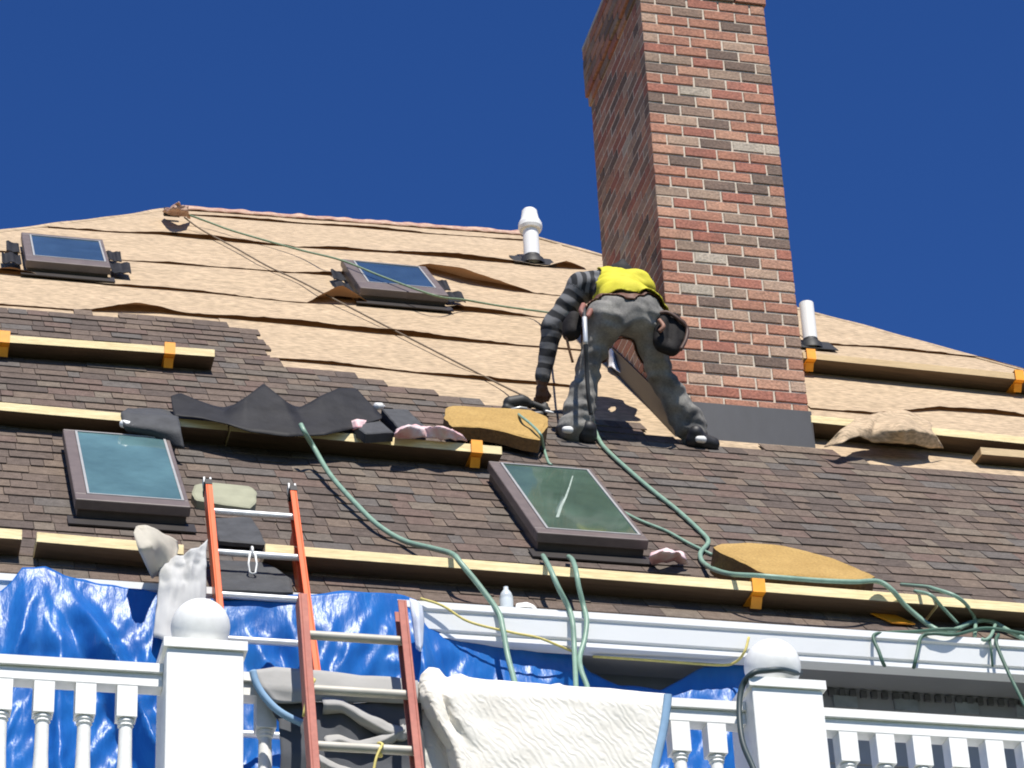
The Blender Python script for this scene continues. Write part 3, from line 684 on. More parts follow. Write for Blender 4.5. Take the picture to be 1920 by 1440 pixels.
up_o = t_on(c0, d0, 921); ry_o = t_on(c0, d0, 961)
zdeck = zf; dn_o = (zdeck-c0[2])/d0[2]
OL = ladder(None, Yo, 26, up_o, dn_o, ((402,1103),(577,1113)), LORANGE, ALU, 'bright orange fibreglass extension ladder leaning on the gutter, its top above the eave', ry_o, (ry_o-t_on(c0, d0, 1117))/2)
# second section of the same ladder lies behind the first
for sgn in (-1, 1):
    o_ = OL[1]; b = MB(); mid = np.array([o_[0]+sgn*(OL[4]-.024), o_[1], o_[2]])-OL[3]*.07+OL[2]*(up_o-.25+dn_o)/2
    b.obox(mid, (.004,0,0), OL[3]*.03, OL[2]*(up_o-.25-dn_o)/2); build(b, 'inner_rail', LORANGE, OL[0])
pk = on_y(472, 1040, 11.9); kk = t_on(c0, d0, 1036); p = c0+d0*kk; xk = on_y(472,1036,p[1])[0]
b = MB(); b.tube([np.array([xk,p[1],p[2]])+.024*np.array([0,math.cos(q),math.sin(q)]) for q in np.linspace(0,2*math.pi,14)], .006, 6)
for dx in (-.012,.012): b.tube([np.array([xk+dx,p[1]-.026,p[2]-.02]),np.array([xk+dx*1.6,p[1]-.028,p[2]-.075]),np.array([xk+dx*1.2,p[1]-.028,p[2]-.12]),np.array([xk,p[1]-.028,p[2]-.128])], .005, 6)
tag(build(b, 'rope_hook', WHITE, None, True), 'small white hook clipped on a rung of the orange ladder', 'hook')
Yp = RY-.14; c1 = (on_y(567,1243,Yp)+on_y(769,1250,Yp))/2; d1 = np.array([0, math.sin(math.radians(16)), math.cos(math.radians(16))])
up_p = t_on(c1, d1, 1131); ry_p = t_on(c1, d1, 1196); pp = (ry_p-t_on(c1, d1, 1403))/2
PL_ = ladder(None, Yp, 16, up_p, (0-c1[2])/d1[2], ((567,1243),(769,1250)), LPINK, ALUOLD, 'old faded red ladder leaning on the balcony rail, in front of the orange one', ry_p, pp, .07, True)
# rope tied round its rungs
for px_, dy in ((585, 1290), (712, 1404)):
    tt = t_on(c1, d1, dy); p = c1+d1*tt; x = on_y(px_, dy, p[1])[0]; b = MB()
    b.tube([np.array([x+.006*math.sin(3*q),p[1],p[2]])+.022*np.array([0,math.cos(q),math.sin(q)]) for q in np.linspace(0,6.2*2,30)], .005, 6)
    b.tube(smooth_path([np.array([x,p[1]-.024,p[2]]),np.array([x-.02,p[1]-.03,p[2]-.05]),np.array([x-.035,p[1]-.03,p[2]-.13])], 4), .005, 6)
    tag(build(b, 'rope_tie', YROPE, None, True), 'yellow rope tied round the %s rung of the faded red ladder' % ('second' if dy < 1300 else 'third'), 'rope')

# ------------------------------------------------------------------ things draped over the balcony rail
yb = RY+.055
b = loft([[(470,1285,'y',yb+.15),(600,1290,'y',yb+.15),(785,1305,'y',yb+.15)],
          [(474,1260,'y',yb-.01),(515,1254,'y',yb-.01),(600,1261,'y',yb-.01),(700,1270,'y',yb-.01),(782,1279,'y',yb-.01)],
          [(490,1290,'y',yb-.03),(530,1292,'y',yb-.04),(610,1297,'y',yb-.04),(700,1302,'y',yb-.045),(782,1308,'y',yb-.03)],
          [(512,1316,'y',yb-.03),(550,1318,'y',yb-.02),(620,1316,'y',yb-.02),(700,1316,'y',yb-.02),(782,1318,'y',yb-.02)]], 30, 5, .010, 1.1, 7)
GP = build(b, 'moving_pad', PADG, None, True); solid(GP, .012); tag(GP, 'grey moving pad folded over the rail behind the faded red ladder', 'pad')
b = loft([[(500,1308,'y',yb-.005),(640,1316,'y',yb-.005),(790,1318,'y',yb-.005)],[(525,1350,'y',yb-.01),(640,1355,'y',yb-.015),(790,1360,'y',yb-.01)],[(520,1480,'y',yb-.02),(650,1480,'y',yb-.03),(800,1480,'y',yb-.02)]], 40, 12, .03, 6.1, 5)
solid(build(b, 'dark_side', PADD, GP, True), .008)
for path, tk in (([(606,1312),(640,1314),(668,1328),(698,1348),(728,1362),(758,1366),(782,1356)], 1), ([(610,1386),(640,1382),(672,1390),(706,1386),(735,1374),(758,1360)], .8), ([(598,1420),(640,1438),(690,1452)], .8)):
    sh = lambda dy, d_: [(x+3*math.sin(i*2.1+dy), y+dy*tk+2*math.sin(i*1.7+dy*.3), 'y', yb-d_) for i, (x, y) in enumerate(path)]
    c = loft([sh(-5,.012), sh(-1,.050), sh(9,.060), sh(19,.048), sh(25,.018)], 26, 4, .008, path[0][0], 14)
    solid(build(c, 'rolled_fold', PADG, GP, True), .004)
c = MB(); pts = smooth_path([on_y(x, y, yb-.055) for x, y in [(474,1258),(480,1280),(494,1304),(516,1328),(540,1344),(566,1356)]], 6); c.tube(pts, .013, 8); build(c, 'edge_binding', TRIMB, GP, True)
yq = RY+.045
def bl(x, y, dy=0): return (x, y, 'y', yq+dy)
b = loft([[bl(790,1325,.17),bl(900,1300,.17),bl(1250,1330,.17)],
          [bl(786,1292,.0),bl(792,1266,-.01),bl(806,1254,-.02),bl(822,1258,-.02),bl(836,1276,0),bl(862,1266,-.02),bl(880,1274,0),bl(960,1281,0),bl(1036,1288,0),bl(1046,1283,-.01),bl(1058,1289,0),bl(1120,1292,0),bl(1252,1304,0)],
          [bl(788,1312,-.03),bl(806,1300,-.09),bl(826,1304,-.05),bl(842,1310,-.09),bl(870,1300,-.05),bl(960,1306,-.03),bl(1100,1315,-.03),bl(1250,1326,-.02)],
          [bl(802,1345,-.03),bl(824,1348,-.10),bl(842,1352,-.05),bl(862,1352,-.09),bl(900,1350,-.04),bl(1000,1352,-.04),bl(1100,1358,-.035),bl(1242,1372,-.025)],
          [bl(838,1400,-.04),bl(856,1402,-.11),bl(878,1404,-.06),bl(910,1404,-.06),bl(1000,1406,-.05),bl(1232,1416,-.03)],
          [bl(856,1490,-.05),bl(880,1490,-.12),bl(910,1490,-.07),bl(1000,1490,-.06),bl(1216,1490,-.04)]], 60, 8, .009, 3.3, 5)
BQ = build(b, 'quilted_blanket', BLANKET, None, True); solid(BQ, .012); tag(BQ, 'off white quilted moving blanket hung over the balcony rail', 'blanket')
c = MB(); pts = smooth_path([on_y(x, y, yq-.035) for x, y in [(1252,1303),(1250,1326),(1243,1372),(1233,1416),(1217,1490)]], 6)
c.grid([[p+np.array([-.016,-.004,0]),p+np.array([-.010,-.010,0]),p+np.array([.010,-.010,0]),p+np.array([.016,.0,0]),p+np.array([0,.016,0])] for p in pts], closed=True); build(c, 'edge_binding', TRIMB, BQ, True)
b = loft([[bl(784,1336,.03),bl(800,1330,.02),bl(815,1340,.03)],[bl(790,1395,.02),bl(812,1385,.0),bl(838,1400,.02)],[bl(795,1490,.02),bl(820,1490,-.01),bl(858,1490,.02)]], 14, 6, .02, 8, 8)
solid(build(b, 'hanging_corner', BLANKET, BQ, True), .01)

# ------------------------------------------------------------------ hoses and ropes
def line(name, pts, r, m, label, cat, n=8, k=8):
    b = MB(); path = smooth_path([at(p) for p in pts], k); b.tube(path, r, n); return tag(build(b, name, m, None, True), label, cat)
HG = None
line('air_hose', [(564,796,'r',.25),(572,812,'r',.22),(590,842,'r',.13),(622,894,'r',.085),(680,958,'r',.07),(716,990,'r',.06),(760,1015,'r',.05),(810,1028,'r',.11),(848,1039,'r',.19),(864,1056,'r',.185),(900,1100,'r',.11),(934,1148,'y',EY-.13),(943,1180,'y',GY-.02),(952,1230,'y',GY-.05),(966,1284,'y',GY-.14),(976,1340,'y',GY-.3)], .0138, HOSE, 'green hose curving down from the black sheet past the eave to the white blanket', 'hose')
line('air_hose', [(1018,1042,'r',.05),(1022,1049,'r',.17),(1032,1068,'r',.20),(1046,1100,'r',.15),(1066,1140,'y',EY-.13),(1074,1170,'y',GY-.02),(1077,1220,'y',GY-.05),(1080,1290,'y',GY-.2),(1082,1340,'y',GY-.3)], .0128, HOSE, 'straight green hose hanging over the gutter, left one of a close pair', 'hose')
line('air_hose', [(1066,1044,'r',.05),(1073,1050,'r',.17),(1080,1070,'r',.20),(1085,1100,'r',.15),(1094,1136,'y',EY-.13),(1100,1164,'y',GY-.02),(1096,1200,'y',GY-.05),(1087,1232,'y',GY-.08),(1090,1258,'y',GY-.14),(1102,1292,'y',GY-.2),(1108,1340,'y',GY-.3)], .0128, HOSE, 'kinked green hose hanging over the gutter, right one of a close pair', 'hose')
line('air_hose', [(1108,775,'r',.14),(1113,795,'r',.09),(1122,822,'r',.04),(1140,846,'r',.035),(1192,893,'r',.035),(1230,925,'r',.035),(1268,955,'r',.035),(1312,995,'r',.035),(1328,1016,'r',.035),(1313,1038,'r',.04),(1322,1058,'r',.05),(1362,1075,'r',.17),(1430,1080,'r',.235),(1530,1088,'r',.235),(1600,1091,'r',.235),(1645,1090,'r',.22),(1672,1106,'r',.19),(1700,1138,'r',.11),(1748,1176,'r',.04),(1780,1184,'r',.04),(1826,1166,'r',.05),(1860,1166,'r',.05),(1900,1188,'r',.04),(1960,1215,'y',GY)], .0128, HOSE, 'long green hose running from the worker round the right skylight into the tangle', 'hose')
line('air_hose', [(1660,1246,'y',EY+.04),(1657,1246,'y',GY),(1648,1222,'y',GY-.02),(1638,1192,'y',EY-.13),(1668,1186,'r',.04),(1720,1184,'r',.045),(1760,1180,'r',.05),(1800,1180,'r',.07)], .009, HOSED, 'dark green hose end looped over the gutter right of the right post ball', 'hose')
line('air_hose', [(1712,1250,'y',EY+.04),(1714,1249,'y',GY),(1720,1222,'y',GY-.02),(1728,1194,'y',EY-.13),(1750,1188,'r',.06),(1790,1190,'r',.06),(1850,1178,'r',.07),(1930,1190,'r',.05)], .009, HOSED, 'dark green hose crossing the gutter below the tangle', 'hose')
line('air_hose', [(1690,1096,'r',.06),(1735,1100,'r',.17),(1752,1104,'r',.2),(1790,1117,'r',.2),(1814,1136,'r',.14),(1828,1162,'r',.06),(1828,1192,'r',.04)], .0098, HOSE, 'green hose arching over the end of the lower right plank', 'hose')
line('air_hose', [(1715,1108,'r',.17),(1745,1116,'r',.19),(1768,1140,'r',.12),(1796,1170,'r',.05)], .009, HOSE, 'short thin green hose beside the arching hose', 'hose')
line('air_hose', [(1866,1172,'r',.06),(1858,1192,'y',EY-.12),(1848,1200,'y',GY),(1840,1198,'y',GY)], .009, HOSE, 'tiny looped hose end resting on the gutter', 'hose')
line('air_hose', [(1872,1190,'y',EY-.1),(1868,1206,'y',GY-.01),(1888,1255,'y',GY-.05),(1905,1290,'y',GY-.1),(1930,1340,'y',GY-.2)], .009, HOSED, 'thin dark hose hanging from the gutter at the far right', 'hose')
line('cord', [(1856,1200,'y',EY-.12),(1858,1215,'y',GY-.01),(1861,1250,'y',GY+.02)], .006, HOSED, 'short thin cord hanging over the gutter near the right edge', 'cord')
line('air_hose', [(1165,958,'r',.03),(1200,976,'r',.03),(1250,996,'r',.03),(1290,1018,'r',.03),(1335,1040,'r',.03)], .0092, HOSE, 'thin green hose lying on the shingles right of the right skylight', 'hose')
line('rope', [(344,399,'r',.10),(390,416,'r',.06),(440,434,'r',.05),(560,468,'r',.06),(640,488,'r',.15),(720,520,'r',.15),(815,554,'r',.15),(870,562,'r',.09),(940,574,'r',.07),(1022,585,'r',.12),(1070,592,'y',14.22)], .0075, ROPEG, 'green lifeline rope from the ridge across the upper skylight to the worker', 'rope')
line('rope', [(346,408,'r',.09),(380,432,'r',.04),(440,464,'r',.035),(500,498,'r',.035),(560,526,'r',.03),(610,552,'r',.05),(690,594,'r',.035),(770,635,'r',.035),(850,676,'r',.03),(940,722,'r',.03),(990,746,'r',.10)], .006, ROPEB, 'thin brown rope running down the felt from the ridge to the nail gun', 'rope')
line('rope', [(788,1122,'y',GY),(830,1136,'y',GY-.01),(880,1166,'y',GY-.01),(960,1186,'y',GY-.005),(1010,1196,'y',GY),(1060,1216,'y',GY+.05),(1085,1226,'y',EY+.1)], .006, YROPE, 'yellow rope sagging along the gutter above the blue tarp', 'rope')
line('rope', [(1112,1231,'y',EY-.03),(1230,1239,'y',EY-.04),(1345,1247,'y',EY-.05),(1378,1242,'y',EY-.08),(1396,1222,'y',GY),(1404,1195,'y',GY)], .0065, YROPE, 'yellow rope stretched under the soffit to the right post ball', 'rope')
line('cable', [(1500,1262,'y',RY+.2),(1492,1262,'y',RY+.08),(1468,1256,'y',RY+.0),(1440,1257,'y',RY-.01),(1412,1262,'y',RY-.02),(1392,1286,'y',RY+.02),(1386,1330,'y',RY+.02),(1392,1390,'y',RY-.01),(1412,1440,'y',RY-.03),(1430,1490,'y',RY-.05)], .011, mat('dark_cable', (.035,.055,.06), .5), 'dark cable looped round the right post below its ball', 'cable')

# ------------------------------------------------------------------ pads, bundles and scraps on the roof
def slab(px, h, t, mats, name, label, cat, nse=.006, sd=1.):
    top = [on_roof(x, y, h) for x, y in px]; top = list(resample(top+[top[0]], 44)[:-1]); b = MB()
    top = [p+NR*0+np.array([nse*nz(p[0]*14, p[1]*14, sd), nse*nz(p[0]*13, p[2]*14, sd+4), nse*nz(p[1]*15, p[2]*13, sd+8)]) for p in top]
    cx = sum(top)/len(top); n_ = len(top); low = [p-NR*t for p in top]; e = [p*.94+cx*.06+NR*.006 for p in top]
    b.add(e+top, [tuple(range(n_))]+[(i, n_+i, n_+(i+1) % n_, (i+1) % n_) for i in range(n_)], 0)
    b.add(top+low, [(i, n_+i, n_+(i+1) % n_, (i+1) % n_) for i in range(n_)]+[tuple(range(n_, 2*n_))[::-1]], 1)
    o = build(b, name, mats); 
    bmf(o); return tag(o, label, cat)
def bmf(o):
    import bmesh
    bm = bmesh.new(); bm.from_mesh(o.data); bmesh.ops.recalc_face_normals(bm, faces=bm.faces); bm.to_mesh(o.data); bm.free()
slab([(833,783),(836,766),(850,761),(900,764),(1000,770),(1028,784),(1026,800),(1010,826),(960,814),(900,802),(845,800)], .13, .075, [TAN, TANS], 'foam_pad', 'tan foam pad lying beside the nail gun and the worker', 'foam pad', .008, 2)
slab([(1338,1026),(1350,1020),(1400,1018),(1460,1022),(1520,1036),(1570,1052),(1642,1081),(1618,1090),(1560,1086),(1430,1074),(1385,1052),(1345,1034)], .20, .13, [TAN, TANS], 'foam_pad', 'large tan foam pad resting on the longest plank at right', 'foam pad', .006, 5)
slab([(360,926),(364,910),(385,905),(430,909),(472,913),(482,924),(479,944),(470,953),(420,947),(366,938)], .06, .045, [SAGE, SAGE], 'foam_pad', 'sage green foam pad behind the top of the orange ladder', 'foam pad', .004, 8)
slab([(402,972),(470,970),(490,1000),(500,1022),(408,1014)], .06, .02, [SLATE, SLATE], 'roofing_sheet', 'dark roofing sheet seen between the top rungs of the orange ladder', 'roofing sheet', .006, 9)
slab([(405,1050),(500,1054),(545,1085),(550,1112),(408,1106)], .06, .02, [SLATE, SLATE], 'roofing_sheet', 'dark roofing sheet just above the gutter behind the orange ladder', 'roofing sheet', .006, 12)
b = loft([[(240,768,'r',.12),(290,770,'r',.12),(336,776,'r',.12)],[(226,778,'r',.20),(290,782,'r',.20),(334,786,'r',.20)],[(232,800,'r',.17),(290,806,'r',.17),(340,812,'r',.17)],[(250,820,'r',.10),(300,830,'r',.10),(345,842,'r',.10)]], 20, 5, .008, 4, 9)
o = build(b, 'shingle_bundle', SLATE, None, True); solid(o, .02); tag(o, 'dark bundle of shingles draped over the plank above the left skylight', 'shingle bundle')
def tubecap(x, y, h, r, L, label, m=PVC, name='caulk_tube', cat='tube', dirv=(.5,.35,.25)):
    p = on_roof(x, y, h); d = np.array(dirv, float); d /= np.linalg.norm(d); b = MB(); b.lathe(p, [(.001,-.002),(r*.8,0),(r,.006),(r,L),(r*.4,L+.01),(r*.3,L+.03),(.001,L+.032)], 14, d); return tag(build(b, name, m, None, True), label, cat)
tubecap(228, 794, .17, .022, .05, 'white tube end sticking out from the dark shingle bundle', dirv=(.6,-.5,-.4))
tubecap(704, 762, .14, .022, .05, 'white tube end beside the right tip of the black sheet')
slab([(716,768),(764,769),(802,806),(748,806)], .17, .10, [SLATE, SLATE], 'shingle_bundle', 'dark shingle bundle lying just left of the tan foam pad', 'shingle bundle', .004, 21)
slab([(664,800),(710,788),(738,812),(684,814)], .20, .05, [SLATE, SLATE], 'shingle_bundle', 'small dark shingle bundle under the right tip of the black sheet', 'shingle bundle', .004, 22)
b = loft([[(655,792,'r',.19),(670,786,'r',.24),(690,790,'r',.2)],[(660,806,'r',.18),(672,802,'r',.21),(688,806,'r',.18)]], 8, 4, .01, 5, 20)
o = build(b, 'pink_scrap', PINKP, None, True); solid(o, .006); tag(o, 'small pink scrap at the left end of the pink wrapper', 'scrap')
b = loft([[(745,806,'r',.18),(765,797,'r',.22),(800,801,'r',.20),(840,803,'r',.19),(862,812,'r',.18)],[(738,814,'r',.22),(765,798,'r',.27),(795,802,'r',.23),(830,800,'r',.27),(868,816,'r',.21)],[(742,822,'r',.17),(770,820,'r',.19),(800,822,'r',.18),(840,824,'r',.19),(876,828,'r',.17)]], 26, 6, .022, 14, 17)
o = build(b, 'pink_wrapper', PINKP, None, True); solid(o, .004); tag(o, 'crumpled pink and white plastic wrapper on the plank', 'wrapper')
b = loft([[(1222,1034,'r',.08),(1240,1030,'r',.12),(1262,1030,'r',.10),(1280,1036,'r',.07)],[(1216,1044,'r',.09),(1240,1034,'r',.15),(1266,1036,'r',.13),(1288,1048,'r',.08)],[(1222,1058,'r',.04),(1245,1054,'r',.06),(1270,1055,'r',.05),(1290,1058,'r',.04)]], 18, 6, .02, 24, 19)
o = build(b, 'pink_wrapper', PINKP, None, True); solid(o, .004); tag(o, 'pink wrapper lying at the lower right corner of the right skylight', 'wrapper')
# black sheet with two peaks over the plank
b = loft([[(326,780,'r',.18),(380,785,'r',.19),(432,797,'r',.19),(470,810,'r',.175),(540,818,'r',.175),(610,816,'r',.175),(660,804,'r',.19),(716,784,'r',.22)],
          [(320,744,'r',.22),(338,738,'r',.22),(420,772,'r',.20),(460,745,'r',.27),(494,720,'r',.30),(530,748,'r',.27),(556,768,'r',.22),(600,744,'r',.27),(636,727,'r',.29),(668,729,'r',.28),(700,762,'r',.24),(716,779,'r',.2)],
          [(340,745,'r',.10),(420,765,'r',.08),(490,745,'r',.10),(556,765,'r',.10),(650,745,'r',.1),(700,765,'r',.08)]], 90, 12, .006, 31, 7)
o = build(b, 'black_sheet', BFELT, None, True); solid(o, .004); tag(o, 'black roofing underlay sheet rumpled into two peaks over a plank', 'underlay')
b = loft([[(1606,786,'r',.20),(1650,772,'r',.22),(1700,770,'r',.21),(1744,790,'r',.18)],[(1570,812,'r',.18),(1628,798,'r',.21),(1640,806,'r',.18),(1690,806,'r',.22),(1752,812,'r',.18)],[(1548,834,'r',.10),(1575,832,'r',.14),(1612,818,'r',.16),(1632,826,'r',.12),(1700,834,'r',.12),(1770,842,'r',.07)]], 36, 8, .03, 41, 7)
o = build(b, 'loose_felt', FELT, None, True); solid(o, .004); tag(o, 'crumpled loose piece of tan felt over the plank right of the chimney', 'felt')
b = loft([[(318,388,'r',.16),(335,382,'r',.24),(352,388,'r',.16)],[(305,396,'r',.08),(328,392,'r',.20),(352,398,'r',.14)],[(310,403,'r',.03),(335,406,'r',.07),(358,408,'r',.04)]], 16, 6, .03, 51, 12)
o = build(b, 'rope_anchor', RIDGEM, None, True); solid(o, .008); tag(o, 'crumpled rope anchor on the peak at the left end of the ridge', 'anchor')
k = MB(); k.obox(on_roof(322, 398, .07), (.06,0,0), UP*.03, NR*.03); build(k, 'anchor_plate', BLACK, o)
b = loft([[(1140,655,'r',.10),(1150,648,'r',.14),(1158,655,'r',.1)],[(1142,672,'r',.07),(1150,668,'r',.10),(1158,676,'r',.06)],[(1140,688,'r',.03),(1152,690,'r',.05),(1166,700,'r',.03)]], 10, 5, .015, 61, 15)
o = build(b, 'white_scrap', PVC, None, True); solid(o, .004); tag(o, 'white scrap lying on the felt between the legs of the worker', 'scrap')
p = on_y(950, 1136, EY-.06); b = MB(); b.lathe(p-np.array([0,0,.02]), [(.001,0),(.032,.002),(.033,.05),(.031,.055),(.033,.06),(.026,.085),(.012,.105),(.012,.118),(.001,.119)], 16)
tag(build(b, 'water_bottle', CLEAR, None, True, angle=50), 'clear plastic bottle standing in the gutter', 'bottle')
b = loft([[(968,1132,'y',EY-.06),(985,1130,'y',EY-.06),(1004,1136,'y',EY-.06)],[(966,1140,'y',EY-.09),(985,1137,'y',EY-.1),(1008,1142,'y',EY-.09)]], 10, 4, .01, 71, 18)
o = build(b, 'paper_scrap', PVC, None, True); solid(o, .003); tag(o, 'white paper scrap in the gutter right of the clear bottle', 'scrap')

# ------------------------------------------------------------------ the worker (one continuous body from a distance field)
def surface_nets(val, org, h):
    nx, ny, nz_ = val.shape; ins = val < 0
    c = np.stack([ins[i:nx-1+i, j:ny-1+j, k:nz_-1+k] for i in (0,1) for j in (0,1) for k in (0,1)])
    n_in = c.sum(0); act = (n_in > 0) & (n_in < 8)
    idx = -np.ones(act.shape, int); cells = np.argwhere(act); idx[act] = np.arange(len(cells))
    acc = np.zeros((len(cells), 3)); cnt_ = np.zeros(len(cells))
    I, J, K = cells.T
    corners = [(i, j, k) for i in (0,1) for j in (0,1) for k in (0,1)]
    for a in range(8):
        for ax in range(3):
            if corners[a][ax] == 0:
                ca = np.array(corners[a]); cb = ca.copy(); cb[ax] = 1
                va = val[I+ca[0], J+ca[1], K+ca[2]]; vb = val[I+cb[0], J+cb[1], K+cb[2]]
                m_ = (va < 0) != (vb < 0); t = np.where(m_, va/(va-vb+1e-12), 0)
                p = ca[None]+t[:, None]*(cb-ca)[None]; acc += p*m_[:, None]; cnt_ += m_
    V = (cells+acc/cnt_[:, None])*h+np.array(org); Fc = []
    for ax in range(3):
        o1, o2 = [(1,2),(2,0),(0,1)][ax]
        sl0 = [slice(None)]*3; sl1 = [slice(None)]*3; sl0[ax] = slice(0, -1); sl1[ax] = slice(1, None)
        A0, A1 = ins[tuple(sl0)], ins[tuple(sl1)]
        for E_, flip in ((A0 & ~A1, False), (~A0 & A1, True)):
            e = np.argwhere(E_)
            e = e[(e[:, o1] > 0) & (e[:, o2] > 0) & (e[:, o1] < val.shape[o1]-1) & (e[:, o2] < val.shape[o2]-1)]
            def cell(d1, d2):
                q = e.copy(); q[:, o1] -= d1; q[:, o2] -= d2; return idx[q[:,0], q[:,1], q[:,2]]
            q = np.stack([cell(1,1), cell(0,1), cell(0,0), cell(1,0)], 1)
            Fc.append(q[:, ::-1] if flip else q)
    return V, np.concatenate(Fc)
def capsule(P, a, b, ra, rb, flat=None):
    a, b = np.array(a, float), np.array(b, float); ab = b-a
    if flat is not None:                       # flat = (unit axis, factor): thinner along that axis
        ax, kf = np.array(flat[0], float), flat[1]; ax = ax/np.linalg.norm(ax); pa = P-a; q = pa@ax; pa = pa+q[..., None]*ax*(kf-1); ab = ab+(ab@ax)*ax*(kf-1)
    else: pa = P-a
    t = np.clip((pa@ab)/(ab@ab+1e-12), 0, 1)
    return np.linalg.norm(pa-t[..., None]*ab, axis=-1)-(ra+(rb-ra)*t), t
def smin(a, b, k):
    hh = np.clip(.5+.5*(b-a)/k, 0, 1); return b+(a-b)*hh-k*hh*(1-hh)
def field(prims, h, k, pad=.05, warp=None):
    lo = np.min([np.minimum(p[1], p[2])-max(p[3], p[4]) for p in prims], axis=0)-pad; hi = np.max([np.maximum(p[1], p[2])+max(p[3], p[4]) for p in prims], axis=0)+pad
    n = np.ceil((hi-lo)/h).astype(int)+1
    g_ = np.stack(np.meshgrid(*[lo[i]+h*np.arange(n[i]) for i in range(3)], indexing='ij'), -1)
    val = None
    for p in prims:
        d, t = capsule(g_, *p[1:5], p[5] if len(p) > 5 else None)
        val = d if val is None else smin(val, d, k)
    if warp is not None: val = val+warp(g_)
    return val, lo
def soft(prims, h=.012, k=.02, warp=None):
    v, lo = field(prims, h, k, warp=warp); return surface_nets(v, lo, h)
def mesh_np(name, V, Fc, mats, origin, mi=None):
    me = bpy.data.meshes.new(name); me.from_pydata([tuple(p) for p in (V-np.array(origin))], [], [tuple(map(int, f)) for f in Fc]); me.update()
    for m in mats: me.materials.append(m)
    me.polygons.foreach_set('use_smooth', [True]*len(me.polygons))
    if mi is not None: me.polygons.foreach_set('material_index', [int(q) for q in mi])
    return me
fL, fR = on_roof(1076, 832), on_roof(1322, 842)
Yh = (fL[1]+fR[1])/2-.30
J = dict(pel=on_y(1174, 578, Yh), hL=on_y(1130, 596, Yh+.01), hR=on_y(1214, 594, Yh+.01),
         kL=on_y(1103, 692, Yh+.17), kR=on_y(1236, 694, Yh+.18), aL=on_y(1079, 800, fL[1]), aR=on_y(1296, 800, fR[1]),
         w=on_y(1172, 560, Yh+.05), ch=on_y(1148, 541, Yh+.30), nk=on_y(1140, 524, Yh+.46), sL=on_y(1092, 537, Yh+.34), sR=on_y(1194, 538, Yh+.36),
         eL=on_y(1036, 612, Yh+.46), wL=on_y(1018, 704, Yh+.58), hd=on_y(1016, 741, Yh+.63), eR=on_y(1196, 575, Yh+.60), wR=on_y(1176, 596, Yh+.78), hdR=on_y(1172, 610, Yh+.84), head=on_y(1162, 530, Yh+.64))
X_ = np.array([1., 0, 0])
tdir = J['ch']-J['w']; tdir /= np.linalg.norm(tdir); tnor = np.cross(tdir, X_); tnor /= np.linalg.norm(tnor)
prims = [
 ('j', J['hL']+[.03,0,0], J['hR']-np.array([.03,0,0]), .118, .118), ('j', J['hL']+[.045,-.025,.01], J['hL']+[.045,-.03,-.03], .106, .10), ('j', J['hR']+[-.045,-.025,.01], J['hR']+[-.045,-.03,-.03], .106, .10),
 ('j', J['hL']+[.012,0,0], J['kL'], .108, .070), ('j', J['kL'], J['aL']-np.array([0,0,.015]), .068, .104), ('j', J['hR']-np.array([.012,0,0]), J['kR'], .108, .074), ('j', J['kR'], J['aR']-np.array([0,0,.01]), .072, .100),
 ('s', J['w'], J['ch'], .135, .150, (tnor, 1.35)), ('s', J['ch'], J['nk'], .142, .09, (tnor, 1.4)), ('s', J['sL'], J['sR'], .088, .088),
 ('s', J['sL'], J['eL'], .080, .064), ('s', J['eL'], J['wL'], .062, .046), ('s', J['sR'], J['eR'], .078, .06), ('s', J['eR'], J['wR'], .058, .045),
 ('k', J['wL'], J['hd']+(J['wL']-J['hd'])*.35, .033, .030), ('k', J['wR'], J['hdR'], .035, .04),
 ('k', J['nk'], J['head'], .06, .07), ('k', J['head'], J['head']+[.01,.05,-.06], .095, .088), ('k', J['head']+[.01,.13,-.06], J['head']+[.012,.125,-.085], .016, .02), ('k', J['head']+[-.075,.04,-.03], J['head']+[-.08,.045,-.05], .02, .016), ('k', J['head']+[.095,.04,-.03], J['head']+[.10,.045,-.05], .02, .016)]
def wrinkle(g_):
    x, y, z = g_[..., 0], g_[..., 1], g_[..., 2]
    a = np.sin(z*62+x*18+2*np.sin(x*23+z*9))*np.sin(x*31-z*17+y*25+1.3)*.006+np.sin(z*27-x*33+y*20)*.0045
    kn = np.exp(-((z-(J['kL'][2]+J['kR'][2])/2)/.12)**2); hm = np.exp(-((z-J['aL'][2]-.06)/.09)**2)
    a = a+np.sin(z*95+x*30+1.5*np.sin(x*40+y*20))*.0055*(kn+hm)+.009*np.sin(x*26+z*34+y*12)*kn+.006*np.sin(z*48+x*14-y*20)*np.clip(.5+np.sin(x*17+z*8),0,1)
    a = a*np.where((x < J['sL'][0]-.02) & (z > J['kL'][2]-.02), .45, 1)
    return a
val, lo = field(prims, .0125, .035, warp=wrinkle)
V, Fc = surface_nets(val, lo, .0125)
ds = np.stack([capsule(V, *p[1:5], p[5] if len(p) > 5 else None)[0] for p in prims]); near = ds.argmin(0)
tpos0 = (V-J['w'])@tdir
grp = np.array([{'j': 0, 's': 1, 'k': 2}[p[0]] for p in prims])[near]
grp[(near == 7) & (tpos0 < -.05)] = 0
